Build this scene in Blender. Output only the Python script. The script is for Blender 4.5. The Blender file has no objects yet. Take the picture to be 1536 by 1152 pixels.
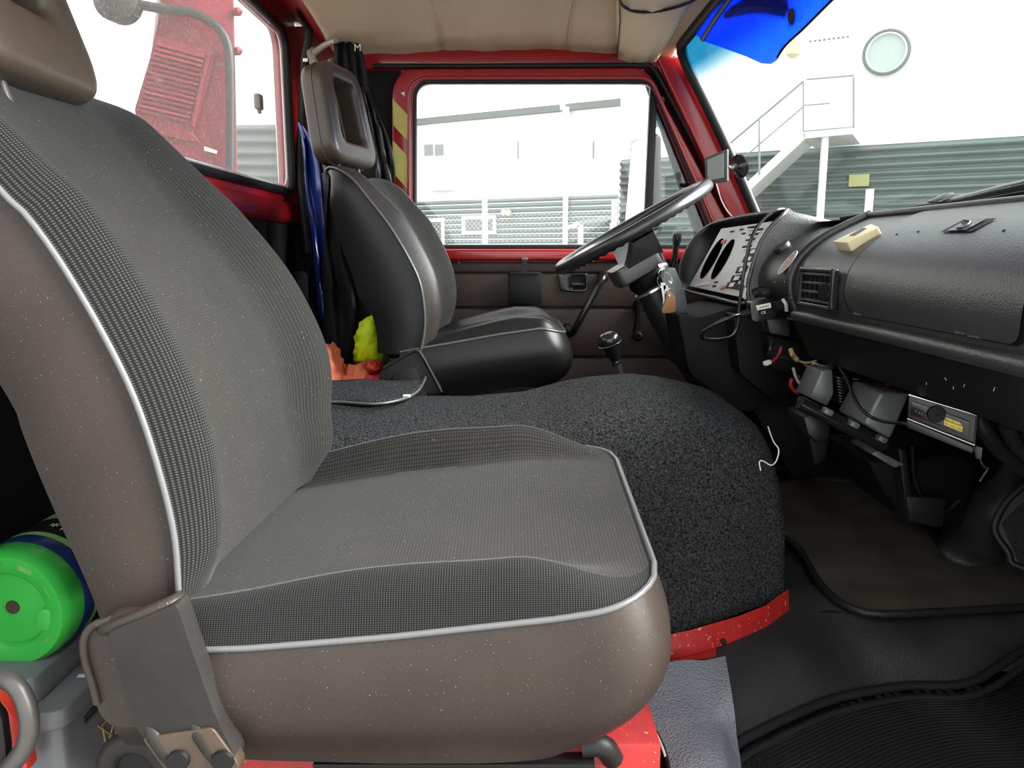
import bpy, bmesh, math, random
from mathutils import Vector, Matrix
random.seed(7)
SC = bpy.context.scene
COL = SC.collection

# ------------------------------------------------------------------ camera
F = 1154.0                      # focal length in pixels of the 1536 x 1152 frame
CZ = 0.76                       # eye height above the step floor
PITCH = math.atan(200.0 / F)
cp, sp = math.cos(PITCH), math.sin(PITCH)
cam_d = bpy.data.cameras.new('camera')
cam_d.sensor_width = 36.0
cam_d.lens = 36.0 * F / 1536.0
cam_d.clip_start = 0.01
cam = bpy.data.objects.new('camera', cam_d)
COL.objects.link(cam)
cam.location = (0, 0, CZ)
cam.rotation_euler = (math.pi / 2 - PITCH, 0, 0)
SC.camera = cam

# ------------------------------------------------------------------ sky and exposure
world = bpy.data.worlds.new('overcast_sky')
SC.world = world
world.use_nodes = True
wb = world.node_tree.nodes['Background']
wb.inputs[0].default_value = (0.96, 0.99, 1.0, 1)
wb.inputs[1].default_value = 0.80
sun_d = bpy.data.lights.new('sun', 'SUN')
sun_d.energy = 8.0
sun_d.angle = math.radians(50)
sun_d.color = (1.0, 0.965, 0.91)
sun = bpy.data.objects.new('sun', sun_d)
COL.objects.link(sun)
sun.location = (4, 0, 6)
sun.rotation_euler = Vector((-0.85, 0.04, -0.50)).to_track_quat('-Z', 'Y').to_euler()
SC.view_settings.view_transform = 'Standard'
SC.view_settings.look = 'None'
SC.view_settings.gamma = 1.0
SC.view_settings.use_curve_mapping = False
SC.view_settings.exposure = 1.8

# ------------------------------------------------------------------ measuring helpers
def ray(px, py):
    v = (576.0 - py) / F
    return Vector(((px - 768.0) / F, cp + v * sp, -sp + v * cp))
def P(px, py, Y):
    d = ray(px, py); k = Y / d.y
    return Vector((d.x * k, Y, CZ + d.z * k))
def PZ(px, py, z):
    d = ray(px, py); k = (z - CZ) / d.z
    return Vector((d.x * k, d.y * k, z))
def PX(px, py, X):
    d = ray(px, py); k = X / d.x
    return Vector((X, d.y * k, CZ + d.z * k))
def PP(px, py, o, n):
    d = ray(px, py); c = Vector((0, 0, CZ)); o = Vector(o); n = Vector(n)
    k = (o - c).dot(n) / d.dot(n)
    return c + d * k
def V(*a): return Vector(a)

def spline(pts, n, closed=False):
    """smooth curve through pts, resampled evenly by length to n points"""
    pts = [Vector(p) for p in pts]
    m = len(pts); dense = []
    segs = m if closed else m - 1
    for i in range(segs):
        if closed:
            a, b, c, d = pts[(i - 1) % m], pts[i], pts[(i + 1) % m], pts[(i + 2) % m]
        else:
            a = pts[i - 1] if i else pts[0] * 2 - pts[1]
            b, c = pts[i], pts[i + 1]
            d = pts[i + 2] if i + 2 < m else pts[-1] * 2 - pts[-2]
        for k in range(14):
            t = k / 14.0
            dense.append(0.5 * ((2 * b) + (c - a) * t + (2 * a - 5 * b + 4 * c - d) * t * t + (3 * b - a - 3 * c + d) * t ** 3))
    dense.append(pts[0].copy() if closed else pts[-1].copy())
    L = [0.0]
    for i in range(1, len(dense)): L.append(L[-1] + (dense[i] - dense[i - 1]).length)
    out = []; j = 0; cnt = n if closed else n - 1
    for k in range(n):
        s = L[-1] * k / cnt
        while j < len(L) - 2 and L[j + 1] < s: j += 1
        t = (s - L[j]) / max(1e-9, L[j + 1] - L[j])
        out.append(dense[j].lerp(dense[j + 1], min(1, t)))
    return out
def lerp(a, b, t): return a + (b - a) * t
def sm(x, a, b):
    t = max(0.0, min(1.0, (x - a) / (b - a))); return t * t * (3 - 2 * t)
def interp(xs, ys, x):
    if x <= xs[0]: return ys[0]
    for i in range(1, len(xs)):
        if x <= xs[i]:
            return lerp(ys[i - 1], ys[i], (x - xs[i - 1]) / (xs[i] - xs[i - 1]))
    return ys[-1]

def sinterp(xs, ys, x):
    if x <= xs[0]: return ys[0]
    for i in range(1, len(xs)):
        if x <= xs[i]:
            t = (x - xs[i - 1]) / (xs[i] - xs[i - 1]); return lerp(ys[i - 1], ys[i], t * t * (3 - 2 * t))
    return ys[-1]

# ------------------------------------------------------------------ object helpers
def root(name, label, cat, loc=(0, 0, 0), group=None, kind=None):
    o = bpy.data.objects.new(name, None); COL.objects.link(o)
    o.empty_display_size = 0.05
    o.location = loc
    tag(o, label, cat, group, kind)
    return o
def tag(o, label=None, cat=None, group=None, kind=None):
    if label: o['label'] = label
    if cat: o['category'] = cat
    if group: o['group'] = group
    if kind: o['kind'] = kind
    return o
def attach(o, parent):
    if parent is not None:
        o.parent = parent
        # parts carry world coordinates; only the Empty at the base of a thing is offset
        if parent.type == 'EMPTY': o.matrix_parent_inverse = Matrix.Translation(-Vector(parent.location))
def link_mesh(name, me, mat, parent=None, smooth=True, angle=40):
    o = bpy.data.objects.new(name, me); COL.objects.link(o)
    if mat is not None:
        for m in (mat if isinstance(mat, (list, tuple)) else [mat]): me.materials.append(m)
    if smooth and len(me.polygons):
        me.polygons.foreach_set('use_smooth', [True] * len(me.polygons))
        me.set_sharp_from_angle(angle=math.radians(angle))
    attach(o, parent)
    return o
def mesh(name, verts, faces, mat, parent=None, smooth=True, angle=40, uv=None):
    me = bpy.data.meshes.new(name)
    me.from_pydata([tuple(v) for v in verts], [], faces)
    if uv is not None:
        ul = me.uv_layers.new(name='UVMap')
        for l in me.loops: ul.data[l.index].uv = uv[l.vertex_index]
    me.update()
    return link_mesh(name, me, mat, parent, smooth, angle)
def from_bm(name, bm, mat, parent=None, smooth=True, angle=40):
    bmesh.ops.recalc_face_normals(bm, faces=bm.faces)
    me = bpy.data.meshes.new(name); bm.to_mesh(me); bm.free()
    return link_mesh(name, me, mat, parent, smooth, angle)
def grid(name, rows, mat, parent=None, cu=False, cv=False, uv=None, angle=50, thick=0.0, smooth=True):
    """rows: list of equal-length point lists"""
    R, Cn = len(rows), len(rows[0])
    vs = [p for r in rows for p in r]
    fs = []
    for i in range(R if cv else R - 1):
        for j in range(Cn if cu else Cn - 1):
            a = i * Cn + j; b = i * Cn + (j + 1) % Cn
            c = ((i + 1) % R) * Cn + (j + 1) % Cn; d = ((i + 1) % R) * Cn + j
            fs.append((a, b, c, d))
    uvs = [q for r in uv for q in r] if uv else None
    o = mesh(name, vs, fs, mat, parent, smooth, angle, uvs)
    if thick:
        md = o.modifiers.new('thickness', 'SOLIDIFY'); md.thickness = thick; md.offset = 0
    return o
def tube(name, pts, r, mat, parent=None, n=10, closed=False, cap=True, res=None, flat=None, bm=None):
    """round tube along pts; r number or list; flat=(up vector, width factor) gives an oval strap"""
    pts = [Vector(p) for p in pts]
    if res: pts = spline(pts, res, closed)
    m = len(pts)
    rr = r if isinstance(r, (list, tuple)) else [r] * m
    if len(rr) != m: rr = [interp([k / (len(rr) - 1) for k in range(len(rr))], rr, i / (m - 1)) for i in range(m)]
    vs, fs = [], []
    T0 = None; U = None
    for i, p in enumerate(pts):
        if closed: T = (pts[(i + 1) % m] - pts[i - 1])
        else: T = pts[min(m - 1, i + 1)] - pts[max(0, i - 1)]
        if T.length < 1e-9: T = T0 or V(0, 0, 1)
        T = T.normalized()
        if U is None:
            h = Vector(flat[0]) if flat else (V(0, 0, 1) if abs(T.z) < 0.9 else V(1, 0, 0))
            U = (h - T * h.dot(T)).normalized()
        else:
            if flat: h = Vector(flat[0]); U2 = h - T * h.dot(T)
            else: U2 = U - T * U.dot(T)
            U = U2.normalized() if U2.length > 1e-6 else U
        W = T.cross(U)
        T0 = T
        fw = flat[1] if flat else 1.0
        for k in range(n):
            a = 2 * math.pi * k / n
            vs.append(p + U * (math.cos(a) * rr[i]) + W * (math.sin(a) * rr[i] * fw))
    for i in range(m if closed else m - 1):
        for k in range(n):
            a = i * n + k; b = i * n + (k + 1) % n
            c = ((i + 1) % m) * n + (k + 1) % n; d = ((i + 1) % m) * n + k
            fs.append((a, b, c, d))
    if cap and not closed:
        fs.append(tuple(range(n - 1, -1, -1))); fs.append(tuple(range((m - 1) * n, m * n)))
    return mesh(name, vs, fs, mat, parent, True, 60)
def box(name, c, size, mat, parent=None, rot=None, bev=0.0, seg=2, M=None):
    bm = bmesh.new(); bmesh.ops.create_cube(bm, size=1.0)
    for v in bm.verts: v.co = Vector((v.co.x * size[0], v.co.y * size[1], v.co.z * size[2]))
    if bev: bmesh.ops.bevel(bm, geom=bm.edges[:], offset=bev, segments=seg, profile=0.5, affect='EDGES')
    m = Matrix.Translation(Vector(c))
    if rot is not None: m = m @ (rot.to_4x4() if isinstance(rot, Matrix) else Matrix.Rotation(rot[0], 4, 'X') @ Matrix.Rotation(rot[1], 4, 'Y') @ Matrix.Rotation(rot[2], 4, 'Z'))
    if M is not None: m = M @ m
    bmesh.ops.transform(bm, matrix=m, verts=bm.verts)
    return from_bm(name, bm, mat, parent)
def prism(name, pts, ext, mat, parent=None, bev=0.0, seg=2, both=False, angle=40):
    """polygon pts (3-D, planar) given real thickness along vector ext"""
    ext = Vector(ext); bm = bmesh.new()
    off = -ext * 0.5 if both else V(0, 0, 0)
    lo = [bm.verts.new(Vector(p) + off) for p in pts]
    hi = [bm.verts.new(Vector(p) + off + ext) for p in pts]
    n = len(pts)
    bm.faces.new(lo); bm.faces.new(hi[::-1])
    for i in range(n): bm.faces.new((lo[i], hi[i], hi[(i + 1) % n], lo[(i + 1) % n]))
    bmesh.ops.recalc_face_normals(bm, faces=bm.faces)
    if bev: bmesh.ops.bevel(bm, geom=bm.edges[:], offset=bev, segments=seg, profile=0.5, affect='EDGES', clamp_overlap=True)
    return from_bm(name, bm, mat, parent, True, angle)
def lathe(name, prof, o, axis, mat, parent=None, n=32, angle=40):
    """prof: list of (radius, height along axis)"""
    o = Vector(o); A = Vector(axis).normalized()
    h = V(0, 0, 1) if abs(A.z) < 0.9 else V(1, 0, 0)
    U = (h - A * h.dot(A)).normalized(); W = A.cross(U)
    vs, fs = [], []
    for r, t in prof:
        for k in range(n):
            a = 2 * math.pi * k / n
            vs.append(o + A * t + (U * math.cos(a) + W * math.sin(a)) * max(r, 1e-5))
    for i in range(len(prof) - 1):
        for k in range(n):
            fs.append((i * n + k, i * n + (k + 1) % n, (i + 1) * n + (k + 1) % n, (i + 1) * n + k))
    fs.append(tuple(range(n - 1, -1, -1))); fs.append(tuple(range((len(prof) - 1) * n, len(prof) * n)))
    return mesh(name, vs, fs, mat, parent, True, angle)
def rrect(w, h, r, n=5):
    """outline of a rounded rectangle in 2-D, counter-clockwise"""
    out = []
    for cx, cy, a0 in ((w / 2 - r, h / 2 - r, 0), (-w / 2 + r, h / 2 - r, 90), (-w / 2 + r, -h / 2 + r, 180), (w / 2 - r, -h / 2 + r, 270)):
        for k in range(n + 1):
            a = math.radians(a0 + 90.0 * k / n)
            out.append((cx + r * math.cos(a), cy + r * math.sin(a)))
    return out
def roundpoly(pts, r, n=5):
    """polygon with its corners rounded; r number or list"""
    out = []; m = len(pts); pts = [Vector(p) for p in pts]
    for i in range(m):
        p = pts[i]; ri = r[i] if isinstance(r, (list, tuple)) else r
        a = pts[i - 1] - p; b = pts[(i + 1) % m] - p
        d = min(ri, a.length * 0.49, b.length * 0.49)
        A = p + a.normalized() * d; B = p + b.normalized() * d
        for k in range(n + 1):
            t = k / n
            out.append(A * (1 - t) ** 2 + p * 2 * t * (1 - t) + B * t * t)
    return out
def ring_prism(name, outer, inner, ext, mat, parent=None, bev=0.0, seg=2):
    """frame between two outlines of equal point count, with depth ext"""
    ext = Vector(ext); n = len(outer); bm = bmesh.new()
    O0 = [bm.verts.new(p) for p in outer]; I0 = [bm.verts.new(p) for p in inner]
    O1 = [bm.verts.new(Vector(p) + ext) for p in outer]; I1 = [bm.verts.new(Vector(p) + ext) for p in inner]
    ed = []
    for i in range(n):
        j = (i + 1) % n
        bm.faces.new((O0[i], O0[j], I0[j], I0[i])); bm.faces.new((O1[i], I1[i], I1[j], O1[j]))
        bm.faces.new((O0[i], O1[i], O1[j], O0[j])); bm.faces.new((I0[i], I0[j], I1[j], I1[i]))
    bmesh.ops.recalc_face_normals(bm, faces=bm.faces)
    if bev:
        bm.edges.ensure_lookup_table()
        es = []
        for lst in (O0, I0, O1, I1):
            for i in range(n):
                e = bm.edges.get((lst[i], lst[(i + 1) % n]))
                if e: es.append(e)
        bmesh.ops.bevel(bm, geom=es, offset=bev, segments=seg, profile=0.5, affect='EDGES')
    return from_bm(name, bm, mat, parent, True, 50)
def resample_loop(pts, n):
    pts = [Vector(p) for p in pts]; m = len(pts)
    L = [0.0]
    for i in range(m): L.append(L[-1] + (pts[(i + 1) % m] - pts[i]).length)
    out = []; j = 0
    for k in range(n):
        s = L[-1] * k / n
        while L[j + 1] < s: j += 1
        t = (s - L[j]) / max(1e-9, L[j + 1] - L[j])
        out.append(pts[j].lerp(pts[(j + 1) % m], t))
    return out
def text(name, s, o, right, up, h, mat, parent=None, depth=0.0004):
    cu = bpy.data.curves.new(name, 'FONT'); cu.body = s; cu.size = 1.0; cu.extrude = 0.0
    cu.align_x = 'CENTER'; cu.align_y = 'CENTER'; cu.resolution_u = 2
    t = bpy.data.objects.new(name + '_tmp', cu); COL.objects.link(t)
    dg = bpy.context.evaluated_depsgraph_get()
    me = bpy.data.meshes.new_from_object(t.evaluated_get(dg))
    bpy.data.objects.remove(t)
    me.name = name
    R = Vector(right).normalized(); U = Vector(up); U = (U - R * U.dot(R)).normalized(); N = R.cross(U)
    o = Vector(o)
    for v in me.vertices: v.co = o + R * (v.co.x * h) + U * (v.co.y * h) + N * depth
    me.materials.clear()
    return link_mesh(name, me, mat, parent, False)

# ------------------------------------------------------------------ materials
def principled(name):
    m = bpy.data.materials.new(name); m.use_nodes = True
    nt = m.node_tree
    return m, nt, nt.nodes['Principled BSDF']
def mat(name, col, rough=0.6, metal=0.0, spec=0.5, bump=None, var=None, specks=None, weave=None, coat=0.0, rvar=0.0, sheen=0.0, stretch=None):
    """bump=(scale,strength,detail); var=(scale,colour2,amount); specks=(scale,density,colour); weave=(period,kind,strength)"""
    m, nt, b = principled(name)
    N, L = nt.nodes, nt.links
    def nd(t, **k):
        x = N.new(t)
        for a, v in k.items(): setattr(x, a, v)
        return x
    b.inputs['Base Color'].default_value = (*col, 1)
    b.inputs['Roughness'].default_value = rough
    b.inputs['Metallic'].default_value = metal
    b.inputs['Specular IOR Level'].default_value = spec
    if coat:
        b.inputs['Coat Weight'].default_value = coat; b.inputs['Coat Roughness'].default_value = 0.08
    if sheen:
        b.inputs['Sheen Weight'].default_value = sheen; b.inputs['Sheen Roughness'].default_value = 0.5
    tc = nd('ShaderNodeTexCoord')
    src = tc.outputs['Object']
    if stretch:
        mp = nd('ShaderNodeMapping'); mp.inputs['Scale'].default_value = stretch
        L.new(src, mp.inputs['Vector']); src = mp.outputs['Vector']
    color = None
    def mixc(fac, a, bcol):
        x = nd('ShaderNodeMix', data_type='RGBA')
        if hasattr(fac, 'links'): L.new(fac, x.inputs[0])
        else: x.inputs[0].default_value = fac
        if a is None: x.inputs[6].default_value = (*col, 1)
        else: L.new(a, x.inputs[6])
        x.inputs[7].default_value = (*bcol, 1)
        return x.outputs[2]
    if var:
        n = nd('ShaderNodeTexNoise'); n.inputs['Scale'].default_value = var[0]; n.inputs['Detail'].default_value = 5
        L.new(src, n.inputs['Vector'])
        r = nd('ShaderNodeMapRange'); r.inputs[1].default_value = 0.35; r.inputs[2].default_value = 0.7; r.inputs[4].default_value = var[2]
        L.new(n.outputs[0], r.inputs[0])
        color = mixc(r.outputs[0], color, var[1])
        if rvar:
            r2 = nd('ShaderNodeMapRange'); r2.inputs[3].default_value = rough - rvar; r2.inputs[4].default_value = rough + rvar
            L.new(n.outputs[0], r2.inputs[0]); L.new(r2.outputs[0], b.inputs['Roughness'])
    hgt = None; hstr = 0; hdist = 0.002
    if weave:
        per, kind, st = weave
        uvn = nd('ShaderNodeUVMap')
        sx = nd('ShaderNodeSeparateXYZ'); L.new(uvn.outputs[0], sx.inputs[0])
        def wavef(inp, k):
            a = nd('ShaderNodeMath', operation='MULTIPLY'); a.inputs[1].default_value = k; L.new(inp, a.inputs[0])
            s = nd('ShaderNodeMath', operation='SINE'); L.new(a.outputs[0], s.inputs[0]); return s.outputs[0]
        k = 2 * math.pi / per
        if kind == 'dots':
            ad = nd('ShaderNodeMath', operation='ADD'); L.new(sx.outputs[0], ad.inputs[0]); L.new(sx.outputs[1], ad.inputs[1])
            sb = nd('ShaderNodeMath', operation='SUBTRACT'); L.new(sx.outputs[0], sb.inputs[0]); L.new(sx.outputs[1], sb.inputs[1])
            w1 = wavef(ad.outputs[0], k * 0.8); w2 = wavef(sb.outputs[0], k * 0.8)
        else:
            w1 = wavef(sx.outputs[1], k); w2 = wavef(sx.outputs[0], k * 0.7)
        mu = nd('ShaderNodeMath', operation='MULTIPLY' if kind == 'dots' else 'ADD'); L.new(w1, mu.inputs[0]); L.new(w2, mu.inputs[1])
        r = nd('ShaderNodeMapRange')
        r.inputs[1].default_value = 0.0 if kind == 'dots' else -0.6; r.inputs[2].default_value = 0.9 if kind == 'dots' else 1.6
        L.new(mu.outputs[0], r.inputs[0])
        color = mixc(r.outputs[0], color, tuple(min(1, c * st + 0.008) for c in col))
        hgt = r.outputs[0]; hstr = 0.35; hdist = 0.001
    if specks:
        n = nd('ShaderNodeTexNoise'); n.inputs['Scale'].default_value = specks[0]; n.inputs['Detail'].default_value = 1
        L.new(tc.outputs['Object'], n.inputs['Vector'])
        r = nd('ShaderNodeMapRange'); r.inputs[1].default_value = specks[1]; r.inputs[2].default_value = specks[1] + 0.03
        L.new(n.outputs[0], r.inputs[0])
        color = mixc(r.outputs[0], color, specks[2])
    if color is not None: L.new(color, b.inputs['Base Color'])
    if bump or hgt is not None:
        bp = nd('ShaderNodeBump')
        if bump:
            n = nd('ShaderNodeTexNoise'); n.inputs['Scale'].default_value = bump[0]; n.inputs['Detail'].default_value = bump[2] if len(bump) > 2 else 2
            L.new(src, n.inputs['Vector'])
            bp.inputs['Strength'].default_value = bump[1]; bp.inputs['Distance'].default_value = bump[3] if len(bump) > 3 else 0.002
            L.new(n.outputs[0], bp.inputs['Height'])
            if hgt is not None:
                b2 = nd('ShaderNodeBump'); b2.inputs['Strength'].default_value = hstr; b2.inputs['Distance'].default_value = hdist
                L.new(hgt, b2.inputs['Height']); L.new(bp.outputs[0], b2.inputs['Normal']); bp = b2
        else:
            bp.inputs['Strength'].default_value = hstr; bp.inputs['Distance'].default_value = hdist
            L.new(hgt, bp.inputs['Height'])
        L.new(bp.outputs[0], b.inputs['Normal'])
    return m
def glass(name, tint=(1, 1, 1), refl=0.06, dust=None, band=None):
    m = bpy.data.materials.new(name); m.use_nodes = True
    nt = m.node_tree; N, L = nt.nodes, nt.links
    for x in list(N):
        if x.type == 'BSDF_PRINCIPLED': N.remove(x)
    out = [x for x in N if x.type == 'OUTPUT_MATERIAL'][0]
    tr = N.new('ShaderNodeBsdfTransparent'); tr.inputs[0].default_value = (*tint, 1)
    gl = N.new('ShaderNodeBsdfGlossy'); gl.inputs['Roughness'].default_value = 0.02
    mx = N.new('ShaderNodeMixShader'); mx.inputs[0].default_value = refl
    L.new(tr.outputs[0], mx.inputs[1]); L.new(gl.outputs[0], mx.inputs[2])
    last = mx.outputs[0]
    tc = N.new('ShaderNodeTexCoord')
    if band:
        z0, z1, c = band
        sx = N.new('ShaderNodeSeparateXYZ'); L.new(tc.outputs['Object'], sx.inputs[0])
        r = N.new('ShaderNodeMapRange'); r.inputs[1].default_value = z0; r.inputs[2].default_value = z1
        L.new(sx.outputs[2], r.inputs[0])
        mc = N.new('ShaderNodeMix'); mc.data_type = 'RGBA'
        L.new(r.outputs[0], mc.inputs[0]); mc.inputs[6].default_value = (*tint, 1); mc.inputs[7].default_value = (*c, 1)
        L.new(mc.outputs[2], tr.inputs[0])
    if dust:
        amount, speck = dust
        n = N.new('ShaderNodeTexNoise'); n.inputs['Scale'].default_value = speck; n.inputs['Detail'].default_value = 2
        L.new(tc.outputs['Object'], n.inputs['Vector'])
        r = N.new('ShaderNodeMapRange'); r.inputs[1].default_value = 0.58; r.inputs[2].default_value = 0.7
        r.inputs[3].default_value = amount * 0.6; r.inputs[4].default_value = amount * 2.2
        L.new(n.outputs[0], r.inputs[0])
        tl = N.new('ShaderNodeBsdfTranslucent'); tl.inputs[0].default_value = (0.75, 0.72, 0.68, 1)
        m2 = N.new('ShaderNodeMixShader'); L.new(r.outputs[0], m2.inputs[0])
        L.new(last, m2.inputs[1]); L.new(tl.outputs[0], m2.inputs[2]); last = m2.outputs[0]
    L.new(last, out.inputs['Surface'])
    return m

M = {}
M['red'] = mat('red_paint', (0.30, 0.006, 0.010), 0.28, spec=0.5, coat=0.4, var=(6, (0.24, 0.006, 0.009), 0.6))
M['red_old'] = mat('red_chipped_paint', (0.36, 0.014, 0.012), 0.42, var=(40, (0.22, 0.012, 0.012), 0.7), bump=(60, 0.2), specks=(150, 0.70, (0.45, 0.2, 0.15)))
M['vinyl'] = mat('seat_vinyl', (0.026, 0.0195, 0.0163), 0.42, spec=0.26, bump=(900, 0.10, 2), var=(9, (0.034, 0.0255, 0.0205), 0.8), specks=(800, 0.765, (0.40, 0.38, 0.35)), rvar=0.06)
M['vinyl_black'] = mat('black_vinyl', (0.009, 0.009, 0.009), 0.36, spec=0.3, bump=(700, 0.08), var=(10, (0.013, 0.012, 0.012), 0.6))
M['piping'] = mat('grey_piping', (0.10, 0.10, 0.102), 0.24, spec=0.6)
M['piping_far'] = mat('dark_grey_piping', (0.07, 0.07, 0.072), 0.3)
M['fabric'] = mat('seat_fabric', (0.0142, 0.0131, 0.0119), 0.9, spec=0.08, weave=(0.0030, 'lines', 2.0), var=(14, (0.0215, 0.0190, 0.0164), 0.7), specks=(520, 0.76, (0.35, 0.33, 0.30)), sheen=0.08)
M['fabric_bolster'] = mat('seat_bolster_weave', (0.0075, 0.0075, 0.0075), 0.9, spec=0.08, weave=(0.0046, 'dots', 5.5), sheen=0.06)
M['headrest'] = mat('brown_headrest_vinyl', (0.060, 0.043, 0.032), 0.36, spec=0.5, bump=(260, 0.12, 3), var=(12, (0.048, 0.035, 0.026), 0.7))
M['bracket'] = mat('dark_grey_bracket', (0.017, 0.015, 0.014), 0.45, spec=0.2, bump=(300, 0.10, 3), var=(22, (0.024, 0.022, 0.020), 0.5), rvar=0.1)
M['rust'] = mat('worn_brown_metal', (0.055, 0.036, 0.022), 0.42, metal=0.3, var=(30, (0.06, 0.045, 0.035), 0.8), bump=(80, 0.2))
M['carpet'] = mat('grey_carpet', (0.010, 0.010, 0.0105), 0.95, spec=0.0, bump=(420, 1.0, 3, 0.006), var=(260, (0.080, 0.080, 0.083), 0.85), specks=(330, 0.755, (0.30, 0.29, 0.28)))
M['dash'] = mat('black_dash_plastic', (0.027, 0.027, 0.027), 0.32, spec=0.9, bump=(420, 0.55, 2, 0.0015), var=(8, (0.030, 0.030, 0.031), 0.6))
M['dash_smooth'] = mat('smooth_dash_plastic', (0.012, 0.012, 0.0125), 0.38, spec=0.5, bump=(700, 0.12))
M['black'] = mat('matt_black', (0.0035, 0.0035, 0.004), 0.6, spec=0.2, bump=(300, 0.1))
M['black_gloss'] = mat('glossy_black', (0.010, 0.010, 0.011), 0.18, spec=0.5)
M['rubber'] = mat('black_rubber', (0.012, 0.012, 0.012), 0.45, spec=0.25, bump=(220, 0.12))
M['rubber_mat'] = mat('leathery_rubber', (0.016, 0.016, 0.0165), 0.42, spec=0.3, bump=(330, 0.55, 2, 0.002), var=(7, (0.035, 0.034, 0.035), 0.8), rvar=0.06)
M['rubber_blue'] = mat('pebbled_rubber', (0.135, 0.141, 0.162), 0.40, spec=0.5, bump=(330, 1.0, 2, 0.004), var=(9, (0.18, 0.187, 0.21), 0.7))
M['foot_mat'] = mat('worn_floor_mat', (0.046, 0.040, 0.032), 0.7, spec=0.15, bump=(120, 0.15), var=(9, (0.085, 0.073, 0.057), 0.9))
M['door_panel'] = mat('brown_door_vinyl', (0.040, 0.027, 0.023), 0.42, spec=0.2, bump=(300, 0.12), var=(8, (0.052, 0.038, 0.033), 0.6))
M['headliner'] = mat('beige_headliner', (0.50, 0.385, 0.27), 0.85, spec=0.2, bump=(240, 0.25, 3), var=(5, (0.44, 0.33, 0.225), 0.8), stretch=(1.0, 0.5, 1.0))
M['headliner_light'] = mat('pale_beige_cloth', (0.62, 0.51, 0.36), 0.85, spec=0.2, bump=(60, 0.3, 3, 0.01), var=(9, (0.54, 0.43, 0.29), 0.7))
M['white'] = mat('white_wall_paint', (0.80, 0.81, 0.80), 0.8)
M['corr'] = mat('grey_green_sheet', (0.145, 0.18, 0.174), 0.5, spec=0.4, var=(0.6, (0.165, 0.20, 0.193), 0.6))
M['gutter'] = mat('grey_gutter', (0.16, 0.175, 0.165), 0.6)
M['pane_ext'] = mat('grey_window_pane', (0.14, 0.155, 0.15), 0.25)
M['galv'] = mat('galvanised_steel', (0.62, 0.63, 0.60), 0.5, metal=0.1)
M['galv_dark'] = mat('grey_rail', (0.25, 0.27, 0.26), 0.5)
M['ground'] = mat('concrete_yard', (0.20, 0.20, 0.195), 0.9, bump=(40, 0.2), var=(2, (0.25, 0.25, 0.245), 0.6))
M['cream'] = mat('cream_plastic', (0.62, 0.53, 0.33), 0.45)
M['blue'] = mat('shiny_blue_cloth', (0.006, 0.022, 0.15), 0.25, spec=0.6, bump=(30, 0.2))
M['jacket'] = mat('black_jacket_cloth', (0.012, 0.012, 0.015), 0.7, spec=0.25, bump=(60, 0.3, 3, 0.004))
M['hivis'] = mat('hivis_yellow_cloth', (0.72, 0.95, 0.01), 0.6, bump=(26, 0.6, 3, 0.01))
M['orange'] = mat('faded_orange_cloth', (0.80, 0.20, 0.10), 0.7, bump=(26, 0.5, 3, 0.01))
M['pinkred'] = mat('pink_red_cloth', (0.66, 0.03, 0.06), 0.6, bump=(26, 0.5))
M['green'] = mat('bright_green_plastic', (0.03, 0.34, 0.045), 0.32, spec=0.5, var=(22, (0.04, 0.38, 0.055), 0.5))
M['green_dull'] = mat('dusty_green_label', (0.085, 0.20, 0.045), 0.5, var=(30, (0.19, 0.30, 0.12), 0.8))
M['navy'] = mat('navy_plastic', (0.008, 0.018, 0.075), 0.3)
M['label_white'] = mat('white_print', (0.72, 0.70, 0.62), 0.6)
M['grey_plastic'] = mat('grey_battery_plastic', (0.125, 0.128, 0.135), 0.36, spec=0.5, var=(14, (0.15, 0.153, 0.158), 0.6))
M['red_plastic'] = mat('red_plastic', (0.50, 0.035, 0.02), 0.4)
M['steel'] = mat('bright_steel', (0.62, 0.62, 0.60), 0.25, metal=1.0)
M['steel_dark'] = mat('grey_pipe', (0.055, 0.052, 0.048), 0.4, metal=0.2, var=(30, (0.08, 0.075, 0.07), 0.6))
M['sheet'] = mat('grey_painted_sheet', (0.11, 0.125, 0.125), 0.35, metal=0.3, var=(20, (0.16, 0.175, 0.17), 0.6), bump=(30, 0.15))
M['inst'] = mat('aluminium_instrument_plate', (0.52, 0.52, 0.50), 0.42, metal=0.1, var=(50, (0.60, 0.59, 0.57), 0.6))
M['inst_white'] = mat('white_icon_plastic', (0.75, 0.74, 0.70), 0.4)
M['leather'] = mat('tan_leather', (0.33, 0.15, 0.06), 0.5, var=(40, (0.26, 0.11, 0.045), 0.6))
M['yellow_tape'] = mat('yellow_reflective_tape', (0.55, 0.47, 0.10), 0.45, var=(60, (0.62, 0.54, 0.16), 0.6))
M['yellow_label'] = mat('yellow_label', (0.62, 0.48, 0.06), 0.6, var=(60, (0.7, 0.58, 0.18), 0.7))
M['hook'] = mat('grey_brown_plastic', (0.25, 0.20, 0.18), 0.4)
M['wire_red'] = mat('red_wire', (0.30, 0.02, 0.02), 0.45)
M['wire_yellow'] = mat('tan_wire', (0.42, 0.30, 0.14), 0.45)
M['wire_white'] = mat('grey_white_wire', (0.42, 0.41, 0.38), 0.45)
M['mirror'] = mat('mirror_glass', (0.85, 0.87, 0.86), 0.03, metal=1.0)
M['sticker'] = mat('worn_sticker', (0.42, 0.38, 0.32), 0.5, var=(160, (0.30, 0.06, 0.05), 0.8))
M['dirt'] = mat('brown_stain', (0.10, 0.22, 0.05), 0.6, var=(60, (0.05, 0.40, 0.06), 0.8))
M['hole'] = mat('dark_opening', (0.0015, 0.0015, 0.002), 0.9, spec=0.0)
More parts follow.
